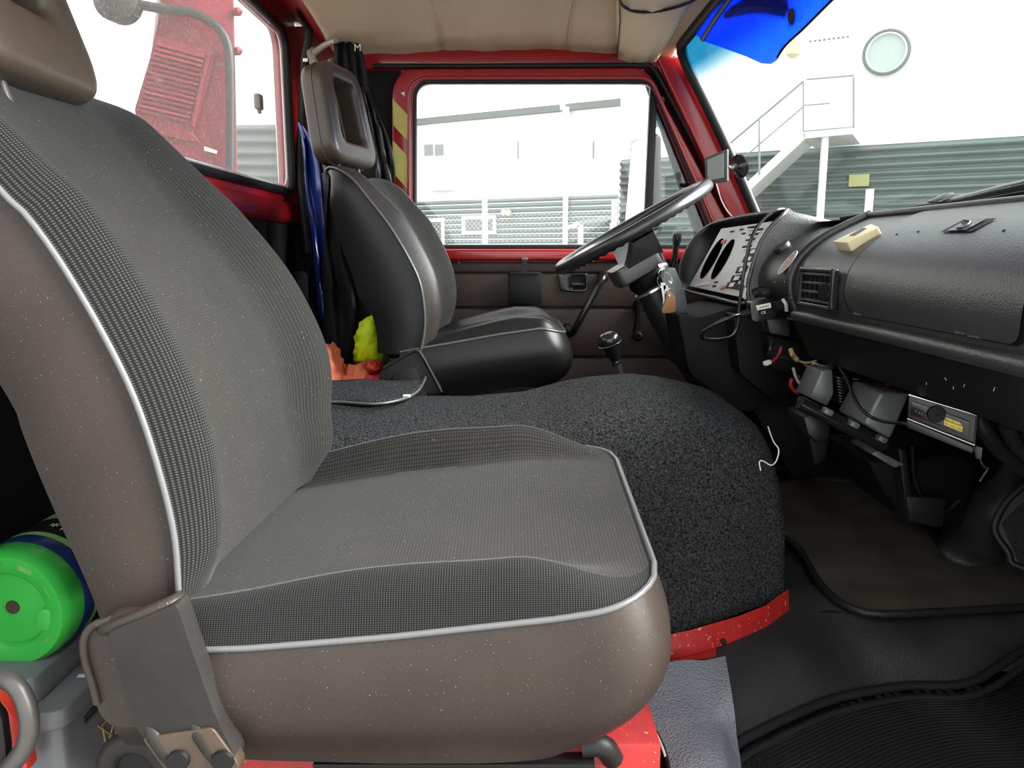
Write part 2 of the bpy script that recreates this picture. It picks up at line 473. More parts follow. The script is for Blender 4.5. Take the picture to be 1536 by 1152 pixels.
M['truck_red'] = mat('dull_truck_red', (0.13, 0.004, 0.012), 0.5, spec=0.3)
M['pane_pale'] = mat('pale_pane', (0.42, 0.49, 0.46), 0.3)
M['apron'] = mat('black_apron_plastic', (0.0045, 0.0048, 0.005), 0.5, spec=0.25, bump=(300, 0.1))
M['wheel'] = mat('wheel_rim_plastic', (0.016, 0.016, 0.017), 0.32, spec=0.8)
M['louvre'] = mat('vent_louvre_plastic', (0.05, 0.05, 0.05), 0.28, spec=0.7)
M['pale_sign'] = mat('faded_yellow_sign', (0.40, 0.40, 0.18), 0.7)
M['glass'] = glass('clear_glass', (0.97, 0.99, 0.98), 0.05)
M['glass_dusty'] = glass('dusty_glass', (0.97, 0.96, 0.95), 0.04, dust=(0.10, 170))
M['glass_band'] = glass('shade_band_glass', (0.96, 0.99, 0.98), 0.05, band=(CZ + 0.515, CZ + 0.57, (0.12, 0.45, 0.62)))
# ------------------------------------------------------------------ the cab shell (setting)
XR = -0.74                      # inner face of the rear cab wall
YD = 2.60                       # inner face of the driver's door
YN = 0.70                       # near side, where the passenger door stands open
def struct(o, label, cat):
    return tag(o, label, cat, None, 'structure')

def pl0(pts, Y): return [P(x, y, Y) for x, y in pts]
# floors
fl = prism('floor', [V(XR, YN, 0), V(1.1, YN, 0), V(1.1, 1.30, 0), V(XR, 1.30, 0)], (0, 0, -0.05), M['rubber'])
struct(fl, 'low black step floor beside the passenger seat', 'floor')
fu = prism('floor', [V(XR, 1.33, 0.10), V(1.1, 1.33, 0.10), V(1.1, 2.72, 0.10), V(XR, 2.72, 0.10)], (0, 0, -0.15), M['rubber'])
struct(fu, 'raised black footwell floor under the dashboard', 'floor')
# rubber skirt between the two floor levels
ctop = spline([PZ(1060, 992, 0.10), PZ(1130, 958, 0.105), PZ(1190, 928, 0.105), PZ(1230, 905, 0.105), PZ(1300, 925, 0.10), PZ(1420, 924, 0.10), PZ(1540, 914, 0.10), PZ(1720, 900, 0.10)], 40)
cbot = spline([PZ(1100, 1122, 0.012), PZ(1112, 1112, 0.012), PZ(1180, 1078, 0.012), PZ(1250, 1050, 0.012), PZ(1350, 1031, 0.012), PZ(1450, 1026, 0.014), PZ(1536, 975, 0.050), PZ(1680, 900, 0.095)], 40)
rows = []
for k in range(9):
    t = k / 8
    rows.append([a.lerp(b, t) + V(0, -0.014 * math.sin(math.pi * t), 0.012 * math.sin(math.pi * t)) for a, b in zip(ctop, cbot)])
rows.insert(0, [V(a.x, a.y + 0.1, a.z - 0.002) for a in ctop])
grid('rubber_riser', rows, M['rubber_mat'], fl)
tube('moulded_edge', [p + V(0, -0.004, 0.004) for p in cbot], 0.008, M['rubber'], fl)
tube('moulded_edge', [p + V(0, -0.030, -0.002) for p in cbot], 0.006, M['rubber'], fl)
# front bulkhead and near hinge pillar
wf = prism('wall_front', [V(1.1, YN, 0), V(1.1, 2.72, 0), V(1.1, 2.72, CZ + 0.05), V(1.1, YN, CZ + 0.05)], (0.05, 0, 0), M['black'])
struct(wf, 'black front bulkhead behind the dashboard', 'wall')
wn = prism('wall_near', [V(0.80, YN, 0), V(1.1, YN, 0), V(1.1, YN, CZ + 0.06), V(0.80, YN, CZ + 0.06)], (0, 0.04, 0), M['red'])
struct(wn, 'red door hinge pillar at the open passenger side', 'wall')

# rear wall with its window opening
def frame_outer(inner, rect):
    (a0, a1), (b0, b1) = rect
    ca = sum(p[0] for p in inner) / len(inner); cb = sum(p[1] for p in inner) / len(inner)
    out = []
    for a, b in inner:
        da, db = a - ca, b - cb; k = 1e9
        if da > 1e-9: k = min(k, (a1 - ca) / da)
        if da < -1e-9: k = min(k, (a0 - ca) / da)
        if db > 1e-9: k = min(k, (b1 - cb) / db)
        if db < -1e-9: k = min(k, (b0 - cb) / db)
        out.append([ca + da * k, cb + db * k])
    for cx, cy in ((a0, b0), (a0, b1), (a1, b0), (a1, b1)):
        i = min(range(len(out)), key=lambda q: (out[q][0] - cx) ** 2 + (out[q][1] - cy) ** 2)
        out[i] = [cx, cy]
    return out
wy0, wy1, wz0, wz1 = 0.92, 2.655, CZ + 0.190, CZ + 0.700
rr2 = [(x + (wy0 + wy1) / 2, y + (wz0 + wz1) / 2) for x, y in rrect(wy1 - wy0, wz1 - wz0, 0.06, 8)]
oo2 = frame_outer(rr2, ((YN, 2.79), (0.0, CZ + 0.755)))
wr = ring_prism('wall_rear', [V(XR, a, b) for a, b in oo2], [V(XR, a, b) for a, b in rr2], (-0.04, 0, 0), M['red'])
struct(wr, 'red painted rear cab wall around the rear window', 'wall')
# black lining below the red ledge
prism('lining', [V(XR + 0.001, YN, 0.0), V(XR + 0.001, 2.78, 0.0), V(XR + 0.001, 2.78, CZ + 0.085), V(XR + 0.001, YN, CZ + 0.085)], (0.012, 0, 0), M['black'], wr)
prism('ledge', [V(XR, YN, CZ + 0.09), V(XR, YN, CZ + 0.16), V(XR + 0.012, YN, CZ + 0.155), V(XR + 0.025, YN, CZ + 0.125), V(XR + 0.025, YN, CZ + 0.10), V(XR + 0.015, YN, CZ + 0.088)], (0, 2.08, 0), M['red'], wr, bev=0.003)
w2 = root('window_2', 'dusty rear cab window behind the passenger seat', 'window', (XR, 1.8, wz0), kind='structure')
prism('pane', [V(XR - 0.02, a, b) for a, b in rr2], (-0.005, 0, 0), M['glass_dusty'], w2)
tube('rubber_seal', [V(XR + 0.004, a, b) for a, b in rr2], 0.013, M['rubber'], w2, closed=True)
ins = [(x + (wy0 + wy1) / 2, y + (wz0 + wz1) / 2) for x, y in rrect(wy1 - wy0 - 0.034, wz1 - wz0 - 0.034, 0.05, 8)]
tube('pale_lip', [V(XR - 0.008, a, b) for a, b in ins], 0.004, M['galv'], w2, closed=True, n=6)
lk = PX(388, 153, XR - 0.01)
box('window_catch', lk, (0.02, 0.035, 0.045), M['hook'], w2, bev=0.006)
tube('catch_stem', [lk + V(0, 0, -0.02), lk + V(0, 0.004, -0.032)], 0.006, M['hook'], w2, n=8)

# far rear quarter wall behind the driver's door
wl = prism('wall_left', [V(XR - 0.02, 2.78, 0), V(-0.36, 2.78, 0), V(-0.36, 2.78, CZ + 0.75), V(XR - 0.02, 2.78, CZ + 0.75)], (0, 0.04, 0), M['red'])
struct(wl, 'red quarter wall behind the driver door', 'wall')
prism('lining', [V(XR, 2.779, 0), V(-0.36, 2.779, 0), V(-0.36, 2.779, CZ + 0.26), V(XR, 2.779, CZ + 0.26)], (0, -0.006, 0), M['black'], wl)
bpil = prism('trim_1', roundpoly([P(540, 84, 2.66), P(613, 86, 2.66), P(600, 112, 2.66), P(588, 150, 2.66), P(590, 392, 2.66), P(596, 620, 2.66), P(500, 620, 2.66), P(520, 300, 2.66)], 0.01), (0, 0.10, 0), M['black'], bev=0.004)
struct(bpil, 'black cloth lining of the pillar behind the driver door', 'trim')

pb_ = prism('trim_6', pl0([(940, 84), (1012, 84), (1145, 330), (1130, 400), (1060, 400), (965, 110)], 2.672), (0, 0.03, 0), M['black'])
struct(pb_, 'black rebate behind the windscreen pillar and door edge', 'trim')
kw = prism('wall_left', [V(0.70, 2.68, 0.05), V(1.12, 2.68, 0.05), V(1.12, 2.68, CZ + 0.09), V(0.70, 2.68, CZ + 0.09)], (0, 0.03, 0), M['black'])
struct(kw, 'black kick panel in front of the driver door', 'wall')
# headliner
def ceil_z(Y):
    d = min(2.64 - Y, Y - 0.66)
    return CZ + 0.612 + 0.105 * (1 - math.exp(-max(0, d) / 0.62))
def bow(Y): return 0.06 * math.sin(math.pi * max(0, min(1, (Y - 0.7) / 1.9)))
XC = -0.565
rows = []; uv = []
for i in range(61):
    Y = lerp(0.68, 2.70, i / 60); row = []
    for j in range(61):
        t = j / 60; X = lerp(XC, 0.515 + bow(Y), t)
        z = ceil_z(Y) + 0.02 * math.sin(math.pi * t)
        if Y > 2.2:
            wv = sm(Y, 2.2, 2.62)
            z += wv * (0.0025 * math.sin(X * 21 + Y * 7) + 0.0015 * math.sin(X * 47 - Y * 23) + 0.003 * math.sin(Y * 60 + X * 9))
        for sx in (-0.222, 0.172):
            z += 0.007 * math.exp(-((X - sx) / 0.012) ** 2)
        row.append(V(X, Y, z))
    rows.append(row)
ce = grid('ceiling', rows, M['headliner'], thick=0.0)
md = ce.modifiers.new('thickness', 'SOLIDIFY'); md.thickness = 0.03; md.offset = 1
struct(ce, 'beige fabric headliner under the cab roof', 'ceiling')
for sx in (-0.222, 0.172):
    tube('seam', [V(sx, Y, ceil_z(Y) + 0.02 * math.sin(math.pi * (sx - XC) / 1.1) + 0.004) for Y in [lerp(0.7, 2.62, k / 40) for k in range(41)]], 0.0022, M['headliner'], ce, n=6)
rows = []
for k in range(13):
    t = k / 12; row = []
    for i in range(31):
        Y = lerp(0.68, 2.81, i / 30)
        zc = ceil_z(min(Y, 2.60)) + 0.006
        row.append(V(lerp(XC + 0.02, XR - 0.03, t), Y, lerp(zc, CZ + 0.752, sm(t, 0, 1)) + 0.035 * math.sin(math.pi * t)))
    rows.append(row)
cv = grid('trim_2', rows, M['red'], thick=0.01)
struct(cv, 'red curved roof cove above the rear window', 'trim')
# roof rail above the driver's door
zr0 = P(700, 98, 2.62).z; zr1 = P(700, 76, 2.62).z
rail = box('trim_3', V(-0.03, 2.67, (zr0 + zr1) / 2), (1.10, 0.10, zr1 - zr0 + 0.02), M['red'], bev=0.006)
struct(rail, 'red roof rail above the driver door', 'trim')
tube('door_gutter_seal', [P(560, 99, 2.605), P(700, 99, 2.605), P(950, 98, 2.605), P(975, 101, 2.605), P(992, 122, 2.605), P(1057, 245, 2.605), P(1108, 345, 2.605)], 0.008, M['rubber'], rail, res=40)

# ------------------------------------------------------------------ driver's door
dr = root('door_1', 'red driver door with brown trim panel and large window', 'door', (0, YD, 0.1), kind='structure')
def pl(pts, Y): return [P(x, y, Y) for x, y in pts]
outer = roundpoly(pl([(588, 396), (588, 103), (970, 101), (1126, 396)], YD), [0.01, 0.09, 0.05, 0.01], 8)
inner = roundpoly(pl([(621, 371), (621, 121), (978, 121), (1078, 371)], YD), [0.02, 0.055, 0.03, 0.02], 8)
ring_prism('door_frame', outer, inner, (0, 0.07, 0), M['red'], dr, bev=0.006, seg=3)
tube('window_seal', [p + V(0, 0.008, 0) for p in inner], 0.009, M['rubber'], dr, closed=True)
tube('frame_lip', [lerp(o, i, 0.78) + V(0, -0.002, 0) for o, i in zip(outer, inner)], 0.006, M['red'], dr, closed=True)
prism('window_glass', [p + V(0, 0.03, 0) for p in inner], (0, 0.004, 0), M['glass'], dr)
prism('vent_divider', pl([(976, 122), (987, 128), (977, 372), (965, 372)], 2.615), (0, 0.025, 0), M['rubber'], dr, bev=0.002)
prism('sill_ledge', [P(600, 374, YD), P(1110, 374, YD), P(1110, 391, YD), P(600, 391, YD)], (0, -0.022, 0), M['red'], dr, bev=0.008, seg=3)
prism('lock_button', pl([(643, 362), (649, 362), (649, 376), (643, 376)], 2.585), (0, 0.012, 0), M['black_gloss'], dr, bev=0.002)
# trim panel in padded bands
zb = [392, 410, 461, 536, 640]
for a, b, nm in ((393, 409, 'panel_band'), (411, 461, 'panel_band'), (464, 535, 'panel_band'), (538, 800, 'panel_band')):
    prism(nm, [P(560, a, 2.595), P(1150, a, 2.595), P(1150, b, 2.595), P(560, b, 2.595)], (0, 0.05, 0), M['door_panel'], dr, bev=0.006, seg=3)
prism('door_shell', [P(560, 396, 2.612), P(1160, 396, 2.612), P(1160, 830, 2.612), P(560, 830, 2.612)], (0, 0.06, 0), M['door_panel'], dr)
sc = P(1107 - 419, 394, 2.592)
lathe('trim_screw', [(0.006, 0), (0.005, 0.003), (0.001, 0.004)], P(688, 394, 2.594), (0, -1, 0), M['steel_dark'], dr, n=12)
# recessed latch handle
hd = ring_prism('handle_surround', roundpoly(pl([(836, 411), (881, 409), (882, 434), (878, 439), (840, 437)], 2.588), 0.012), roundpoly(pl([(856, 413), (878, 412), (879, 431), (877, 434), (857, 434)], 2.588), 0.012), (0, 0.02, 0), M['black_gloss'], dr, bev=0.002)
prism('latch_lever', roundpoly(pl([(857, 424), (877, 424), (878, 429), (857, 430)], 2.586), 0.004), (0, 0.014, 0), M['black_gloss'], hd, bev=0.002)
prism('recess', pl([(838, 413), (879, 411), (880, 436), (840, 436)], 2.5935), (0, 0.01, 0), M['black'], hd)
# diagonal pull bar
tube('pull_handle', [P(907, 412, 2.592), P(904, 417, 2.566), P(898, 428, 2.556), P(880, 461, 2.552), P(864, 491, 2.556), P(859, 499, 2.568), P(855, 501, 2.592)], [0.012, 0.013, 0.012, 0.012, 0.012, 0.012, 0.012], M['black_gloss'], dr, res=26)
lathe('pull_mount', [(0.020, 0), (0.018, 0.012), (0.01, 0.016)], P(905, 415, 2.596), (0, -1, 0), M['vinyl_black'], dr, n=20)
lathe('pull_mount', [(0.024, 0), (0.020, 0.016), (0.01, 0.02)], P(853, 495, 2.596), (0, -1, 0), M['vinyl_black'], dr, n=20)
# window crank
ck = tube('window_crank', [P(959, 458, 2.575), P(957, 480, 2.565), P(954, 502, 2.56)], [0.016, 0.011, 0.012], M['black'], dr, res=8)
lathe('crank_hub', [(0.022, 0), (0.021, 0.022), (0.014, 0.030)], P(959, 458, 2.596), (0, -1, 0), M['black'], ck, n=20)
lathe('crank_knob', [(0.012, 0), (0.017, 0.012), (0.017, 0.035), (0.010, 0.042)], P(954, 503, 2.565), (0, -1, 0), M['black'], ck, n=20)
# yellow and red warning tape on the door frame edge
tp = root('warning_tape', 'yellow and red striped reflective tape on the door pillar', 'tape', P(600, 320, YD))
for a0, a1 in ((148, 188), (210, 260), (282, 330)):
    yy = [(589, a0), (611, a0 + 24), (612, a1 + 24), (590, a1)]
    prism('yellow_stripe', pl(yy, YD - 0.0005), (0, -0.0015, 0), M['yellow_tape'], tp)
prism('yellow_corner', pl([(601, 139), (607, 138), (607, 145)], YD - 0.0005), (0, -0.0015, 0), M['label_white'], tp)

# ------------------------------------------------------------------ windscreen and A pillar
pil = prism('trim_4', pl([(986, 88), (1020, 84), (1030, 108), (1141, 322), (1128, 362), (1108, 352)], 2.575), (0, 0.12, 0), M['red'], bev=0.006, seg=3)
struct(pil, 'red windscreen pillar in front of the driver door', 'trim')
tube('painted_wire', pl([(1074, 274), (1082, 300), (1092, 318), (1103, 330)], 2.57), 0.0025, M['galv'], pil, res=12, n=6)
ws = root('window_1', 'large windscreen with blue shade band along its top', 'window', (0.8, 1.65, CZ + 0.1), kind='structure')
def wtop(Y): return V(0.515 + bow(Y), Y, min(ceil_z(Y), CZ + 0.70) - 0.004)
def wbot(Y): return V(0.80 + bow(Y) * 1.2, Y, CZ + 0.085)
Ys = [lerp(2.545, 0.74, k / 30) for k in range(31)]
grid('pane', [[lerp(wbot(Y), wtop(Y), t / 10) + V(0.012 * math.sin(math.pi * t / 10), 0, 0) for Y in Ys] for t in range(11)], M['glass_band'], ws, thick=0.005)
loop = [lerp(wbot(2.545), wtop(2.545), t / 10) + V(0.008 * math.sin(math.pi * t / 10), 0.01, 0) for t in range(10)]
loop += [wtop(2.54) + V(0.004, -0.004, 0)] + [wtop(Y) for Y in Ys[1:]]
tube('rubber_seal', loop, 0.017, M['rubber'], ws, res=70)
np_ = prism('trim_5', [V(0.50, 0.70, CZ + 0.62), V(0.56, 0.70, CZ + 0.62), V(0.84, 0.70, CZ + 0.06), V(0.76, 0.70, CZ + 0.06)], (0, 0.05, 0), M['red'], bev=0.006)
struct(np_, 'red windscreen pillar on the passenger side', 'trim')
# scuttle and wiper outside the windscreen
cw = grid('scuttle_panel', [[V(0.86 + bow(Y) * 1.2 + x, Y, CZ + 0.085 + z) for Y in Ys] for x, z in ((-0.06, -0.02), (0.0, 0.0), (0.06, -0.012), (0.25, -0.05))], M['black'], thick=0.01)
tag(cw, 'black scuttle panel outside below the windscreen', 'panel')
wp = root('wiper', 'black windscreen wiper resting outside above the dashboard', 'wiper', P(1420, 300, 1.45))
tube('wiper_arm', [P(1300, 325, 1.78), P(1400, 308, 1.55), P(1480, 290, 1.36), P(1560, 273, 1.22)], [0.004, 0.006, 0.008, 0.010], M['black_gloss'], wp, res=16)
tube('blade', [P(1262, 327, 1.86), P(1330, 317, 1.68), P(1430, 303, 1.47), P(1560, 286, 1.25)], 0.0045, M['rubber'], wp, res=16, n=8)
prism('blade_bridge', pl([(1396, 302), (1420, 290), (1430, 288), (1432, 292), (1404, 304)], 1.5), (0, 0.02, 0), M['steel_dark'], wp, bev=0.002)
# ------------------------------------------------------------------ seats
def bump_edge(t, w0=0.075, w1=0.22):
    d = min(t, 1 - t)
    if d <= w0: return math.sin(math.pi / 2 * d / w0)
    if d <= w1: return 0.5 + 0.5 * math.cos(math.pi * (d - w0) / (w1 - w0))
    return 0.0
TS = [0, .008, .018, .03, .045, .06, .075, .09, .11, .13, .155, .18, .21, .26, .32, .4]
TS = TS + [.5] + [1 - t for t in TS[::-1]]
def seat_back(rt, N, Fp, th, amp, m_fab, m_bol, m_shell, m_pipe, rtop=0.07, ns=44, dish=0.012, rear=None):
    """N, Fp: near and far edge curves bottom to top; th(s): depth of the body behind the face"""
    N = spline(N, ns); Fp = spline(Fp, ns)
    if rear: rear = spline(rear, ns)
    rows, nor, uv = [], [], []
    Lw = (Fp[0] - N[0]).length
    Ls = sum((N[i + 1] - N[i]).length for i in range(ns - 1))
    for i in range(ns):
        s = i / (ns - 1)
        mid = [(a + b) * 0.5 for a, b in zip(N, Fp)]
        T = (mid[min(ns - 1, i + 1)] - mid[max(0, i - 1)]).normalized()
        n = V(T.z, 0, -T.x).normalized()
        d = (Fp[i] - N[i]).normalized()
        x = max(0.0, (s * Ls - (Ls - rtop)) / rtop)
        ins_ = rtop * (1 - math.sqrt(max(0.0, 1 - x * x)))
        a = N[i] + d * ins_; b = Fp[i] - d * ins_
        fade = interp([0, .06, .2, .6, .82, 1], [0.25, 0.7, 1, 1, 0.55, 0.0], s)
        row, nr, u = [], [], []
        for t in TS:
            h = amp * fade * bump_edge(t) - dish * math.sin(math.pi * t) * fade
            if i == ns - 1: h = 0
            row.append(lerp(a, b, t) + n * h); nr.append(n); u.append((t * Lw, s * Ls))
        rows.append(row); nor.append(nr); uv.append(u)
    J = len(TS)
    jb0 = next(j for j, t in enumerate(TS) if t >= 0.09); jb1 = J - 1 - jb0
    grid('centre_panel', [r[jb0:jb1 + 1] for r in rows], m_fab, rt, uv=[u[jb0:jb1 + 1] for u in uv])
    grid('bolster', [r[:jb0 + 1] for r in rows], m_bol, rt, uv=[u[:jb0 + 1] for u in uv])
    grid('bolster', [r[jb1:] for r in rows], m_bol, rt, uv=[u[jb1:] for u in uv])
    loop = [(i, 0) for i in range(ns)] + [(ns - 1, j) for j in range(1, J)] + [(i, J - 1) for i in range(ns - 2, -1, -1)]
    fr = [rows[i][j] for i, j in loop]
    bk = []
    for i, j in loop:
        p = rows[i][j]; q = (p + rear[i] - N[i]) if rear else (p - nor[i][j] * th(i / (ns - 1)))
        q = q.copy(); q.y += 0.0
        if not rear: q.z -= 0.034 * max(0.0, 1 - i / (ns - 1) / 0.14)
        q.y += 0.012 if j == 0 else (-0.012 if j == J - 1 else 0)
        bk.append(q)
    sh = []
    for k in range(8):
        t = k / 7; r = []
        for (i, j), a, b in zip(loop, fr, bk):
            p = a.lerp(b, t); bl = 0.010 * math.sin(math.pi * t) - 0.004 * (1 - t)
            if j == 0: p = p + V(0, -bl, 0)
            elif j == J - 1: p = p + V(0, bl, 0)
            r.append(p)
        sh.append(r)
    grid('side_cover', sh, m_shell, rt)
    Kn = [bk[i] for i in range(ns)]; Kf = [bk[len(loop) - 1 - i] for i in range(ns)]
    grid('back_cover', [[lerp(a, b, t / 8) for t in range(9)] for a, b in zip(Kn, Kf)], m_shell, rt)
    tube('piping', [p + V(0, -0.002, 0) for p in fr[:ns + 2]], 0.0035, m_pipe, rt, n=8)
    tube('piping', [p + V(0, 0.002, 0) for p in fr[-ns - 1:]], 0.0030, m_pipe, rt, n=8)
    return rows
def seat_cushion(rt, x0, x1, yn, yf, zp, hgt, depth, m_fab, m_bol, m_shell, m_pipe, rc=0.085, nu=40, undercut=0.06):
    """zp(u,t) piping height, hgt(u,t) crown above it; u rear to front, t near to far"""
    rows, uv = [], []
    for i in range(nu):
        u = i / (nu - 1)
        u = 1 - (1 - u) ** 1.25
        X = lerp(x0, x1, u)
        x = max(0.0, (X - (x1 - rc)) / rc); ins_ = rc * (1 - math.sqrt(max(0, 1 - x * x)))
        a, b = yn + ins_, yf - ins_
        row, uu = [], []
        for t in TS:
            Y = lerp(a, b, t); tt = (Y - yn) / (yf - yn)
            row.append(V(X, Y, zp(u, tt) + hgt(u, t, tt))); uu.append((X, Y))
        rows.append(row); uv.append(uu)
    J = len(TS)
    jb0 = next(j for j, t in enumerate(TS) if t >= 0.075); jb1 = J - 1 - jb0
    grid('centre_panel', [r[jb0:jb1 + 1] for r in rows], m_fab, rt, uv=[u[jb0:jb1 + 1] for u in uv])
    grid('bolster', [r[:jb0 + 1] for r in rows], m_bol, rt, uv=[(lambda q: q)(u[:jb0 + 1]) for u in [[(r[j].x, r[j].y + r[j].z * 1.0) for j in range(J)] for r in rows]])
    grid('bolster', [r[jb1:] for r in rows], m_bol, rt, uv=[u[jb1:] for u in [[(r[j].x, r[j].y - r[j].z) for j in range(J)] for r in rows]])
    loop = [(i, 0) for i in range(nu)] + [(nu - 1, j) for j in range(1, J)] + [(i, J - 1) for i in range(nu - 2, -1, -1)]
    fr = [rows[i][j] for i, j in loop]
    cx, cy = (x0 + x1) / 2, (yn + yf) / 2
    sh = []
    for k in range(13):
        t = k / 12; r = []
        for p in fr:
            fx = sm(p.x, x0 + 0.2, x1 - 0.02)
            q = p.copy()
            q.z = p.z - depth(p) * t
            o = V(0, 0, 0)
            ny = -1 if p.y < cy else 1
            side = sm(abs(p.y - cy), (yf - yn) * 0.3, (yf - yn) * 0.5)
            blg = math.sin(math.pi * min(1, t * 1.15))
            o.y += ny * side * (0.016 * blg - 0.02 * t ** 3)
            o.x += fx * (0.022 * math.sin(math.pi * min(1, t * 1.05)) - undercut * t ** 7)
            r.append(q + o)
        sh.append(r)
    grid('side_cover', sh, m_shell, rt)
    bot = sh[-1]
    k = len(bot); h = k // 2
    mesh('base_cover', bot, [tuple(range(k))], m_shell, rt, False)
    mesh('rear_cover', [sh[q][0] for q in range(13)] + [sh[q][-1] for q in range(13)], [(q, q + 1, 14 + q, 13 + q) for q in range(12)], m_shell, rt)
    tube('piping', fr, 0.0038, m_pipe, rt, n=8)
    return rows

def headrest(rt, c, yaw, lean, w, h, d, hw, hh, m, hole_dy=0.0):
    """upholstered frame headrest: rounded ring with an opening"""
    R = Matrix.Translation(Vector(c)) @ Matrix.Rotation(yaw, 4, 'Z') @ Matrix.Rotation(lean, 4, 'Y')
    nn = 9
    def outline(wb, wt, h2, r):
        pts = [V(0, -wb / 2, -h2 / 2), V(0, wb / 2, -h2 / 2), V(0, wt / 2, h2 / 2), V(0, -wt / 2, h2 / 2)]
        return roundpoly(pts, r, nn)
    oo = outline(w, w * 0.80, h, 0.06); ii = [p + V(0, 0, hole_dy) for p in outline(hw, hw * 0.84, hh, 0.03)]
    # closed cross-section swept between outline (outside) and opening (inside)
    prof = []
    nseg = 14
    rows = []
    for o, i in zip(oo, ii):
        m_ = (o + i) * 0.5; ax = (o - i); L = ax.length; ax = ax / L
        ring_ = []
        for k in range(nseg * 2):
            a = 2 * math.pi * k / (nseg * 2)
            ca, sa = math.cos(a), math.sin(a)
            e = 0.5
            x = math.copysign(abs(ca) ** e, ca) * L / 2; y = math.copysign(abs(sa) ** e, sa) * d / 2
            ring_.append(R @ (m_ + ax * x + V(y, 0, 0)))
        rows.append(ring_)
    o = grid('headrest', rows, m, rt, cu=True, cv=True)
    tube('seam', [R @ (p * 1.004 + V(-0.002, 0, 0)) for p in oo], 0.0016, m, o, closed=True, n=6)
    mesh('backing', [R @ (p + V(-d * 0.32, 0, 0)) for p in ii], [tuple(range(len(ii)))], m, o, False)
    for s in (-1, 1):
        tube('headrest_post', [R @ V(0, s * w * 0.22, -h / 2 + 0.03), R @ V(0, s * w * 0.22, -h / 2 - 0.09)], 0.006, M['steel_dark'], rt, n=10)
    return o

# ---- passenger seat (near)
ps = root('passenger_seat', 'near passenger seat with dark woven face, grey vinyl sides and open front', 'seat', (-0.2, 1.03, 0.2))
ps['label'] = 'large near passenger seat, dark woven face and brownish vinyl sides'
YPN, YPF = 0.79, 1.285
Ntr = [(270, 902), (262, 800), (235, 690), (200, 590), (150, 490), (90, 390), (40, 322), (0, 283)]
Nc = [P(x, y, YPN) for x, y in Ntr] + [V(-0.592, YPN, CZ + 0.168), V(-0.634, YPN, CZ + 0.230), V(-0.670, YPN, CZ + 0.256), V(-0.702, YPN, CZ + 0.250)]
Ftr = [(486, 700), (499, 640), (501, 590), (496, 520), (470, 455), (430, 390), (350, 298), (270, 218), (225, 182)]
Fc = []
for k, (x, y) in enumerate(Ftr):
    p = P(x, y, YPF); off = interp([0, 2, 6, 8], [0.012, 0.040, 0.040, 0.02], k)
    Fc.append(p + V(-off * 0.85, 0, -off * 0.5))
Fc += [V(-0.650, YPF, CZ + 0.222), V(-0.672, YPF, CZ + 0.232), V(-0.700, YPF, CZ + 0.222)]
Rc = [P(x, y, YPN) for x, y in ((144, 943), (125, 890), (90, 812), (62, 749), (38, 692), (18, 640), (0, 598))] + [V(-0.605, YPN, CZ - 0.02), V(-0.665, YPN, CZ + 0.085), V(-0.706, YPN, CZ + 0.180), V(-0.723, YPN, CZ + 0.228), V(-0.717, YPN, CZ + 0.246)]
def th_p(s): return interp([0, .08, .3, .6, .8, .9, 1], [0.100, 0.108, 0.140, 0.135, 0.105, 0.07, 0.02], s)
seat_back(ps, Nc, Fc, th_p, 0.046, M['fabric'], M['fabric_bolster'], M['vinyl'], M['piping'], rtop=0.06, rear=Rc)
def zp_p(u, t):
    near = interp([0, .25, .5, .8, 1], [-.432, -.426, -.413, -.392, -.372], u)
    far = interp([0, .5, 1], [-.390, -.360, -.322], u)
    return CZ + lerp(near, far, t)
def hg_p(u, t, tt):
    A = sinterp([0, .5, .72, 1], [0.034, .062, .056, 0.0], u) + (0.008 if t > 0.5 else 0) * math.sin(math.pi * min(1, u))
    Cn = sinterp([0, .45, .7, 1], [0.0, .015, .015, 0.0], u)
    e = min(1.0, min(t, 1 - t) / 0.03); e = math.sin(math.pi / 2 * e)
    b = bump_edge(t, 0.07, 0.135 if t > 0.5 else 0.2)
    return e * (Cn * (1 - b) + A * b)
def dep_p(p): return interp([-0.45, -0.3, 0.0, 0.12, 0.17], [0.135, 0.148, 0.182, 0.192, 0.185], p.x) + 0.05 * sm(p.y, 0.9, 1.3)
seat_cushion(ps, -0.437, 0.168, 0.775, 1.280, zp_p, hg_p, dep_p, M['fabric'], M['fabric_bolster'], M['vinyl'], M['piping'])
# recliner bracket on the near side: pressed steel arm with two ribs and a worn brown foot
Yb = 0.742
arm = [(160, 950), (265, 905), (283, 960), (318, 1060), (356, 1142), (345, 1160), (262, 1160), (205, 1095), (180, 1015)]
br = prism('hinge_bracket', roundpoly([P(x, y, Yb) for x, y in arm], 0.008, 4), (0, 0.028, 0), M['bracket'], ps, bev=0.006, seg=3)
foot = [(212, 1108), (318, 1092), (360, 1150), (352, 1175), (262, 1175)]
prism('worn_foot', roundpoly([P(x, y, Yb - 0.003) for x, y in foot], 0.006, 4), (0, 0.02, 0), M['rust'], br, bev=0.005, seg=3)
for a, b in (((216, 1075), (262, 1150)), ((284, 1072), (330, 1148))):
    tube('pressed_rib', [P(a[0], a[1], Yb + 0.007), P(*[lerp(q, r, .3) for q, r in zip(a, b)], Yb + 0.005), P(b[0], b[1], Yb + 0.003)], [0.003, 0.010, 0.009, 0.007], M['bracket'], br, res=10, n=12)
for x, y in ((268, 1140), (335, 1140)):
    lathe('bolt_recess', [(0.012, 0), (0.011, 0.004), (0.004, 0.005)], P(x, y, Yb - 0.004), (0, -1, 0), M['apron'], br, n=16)
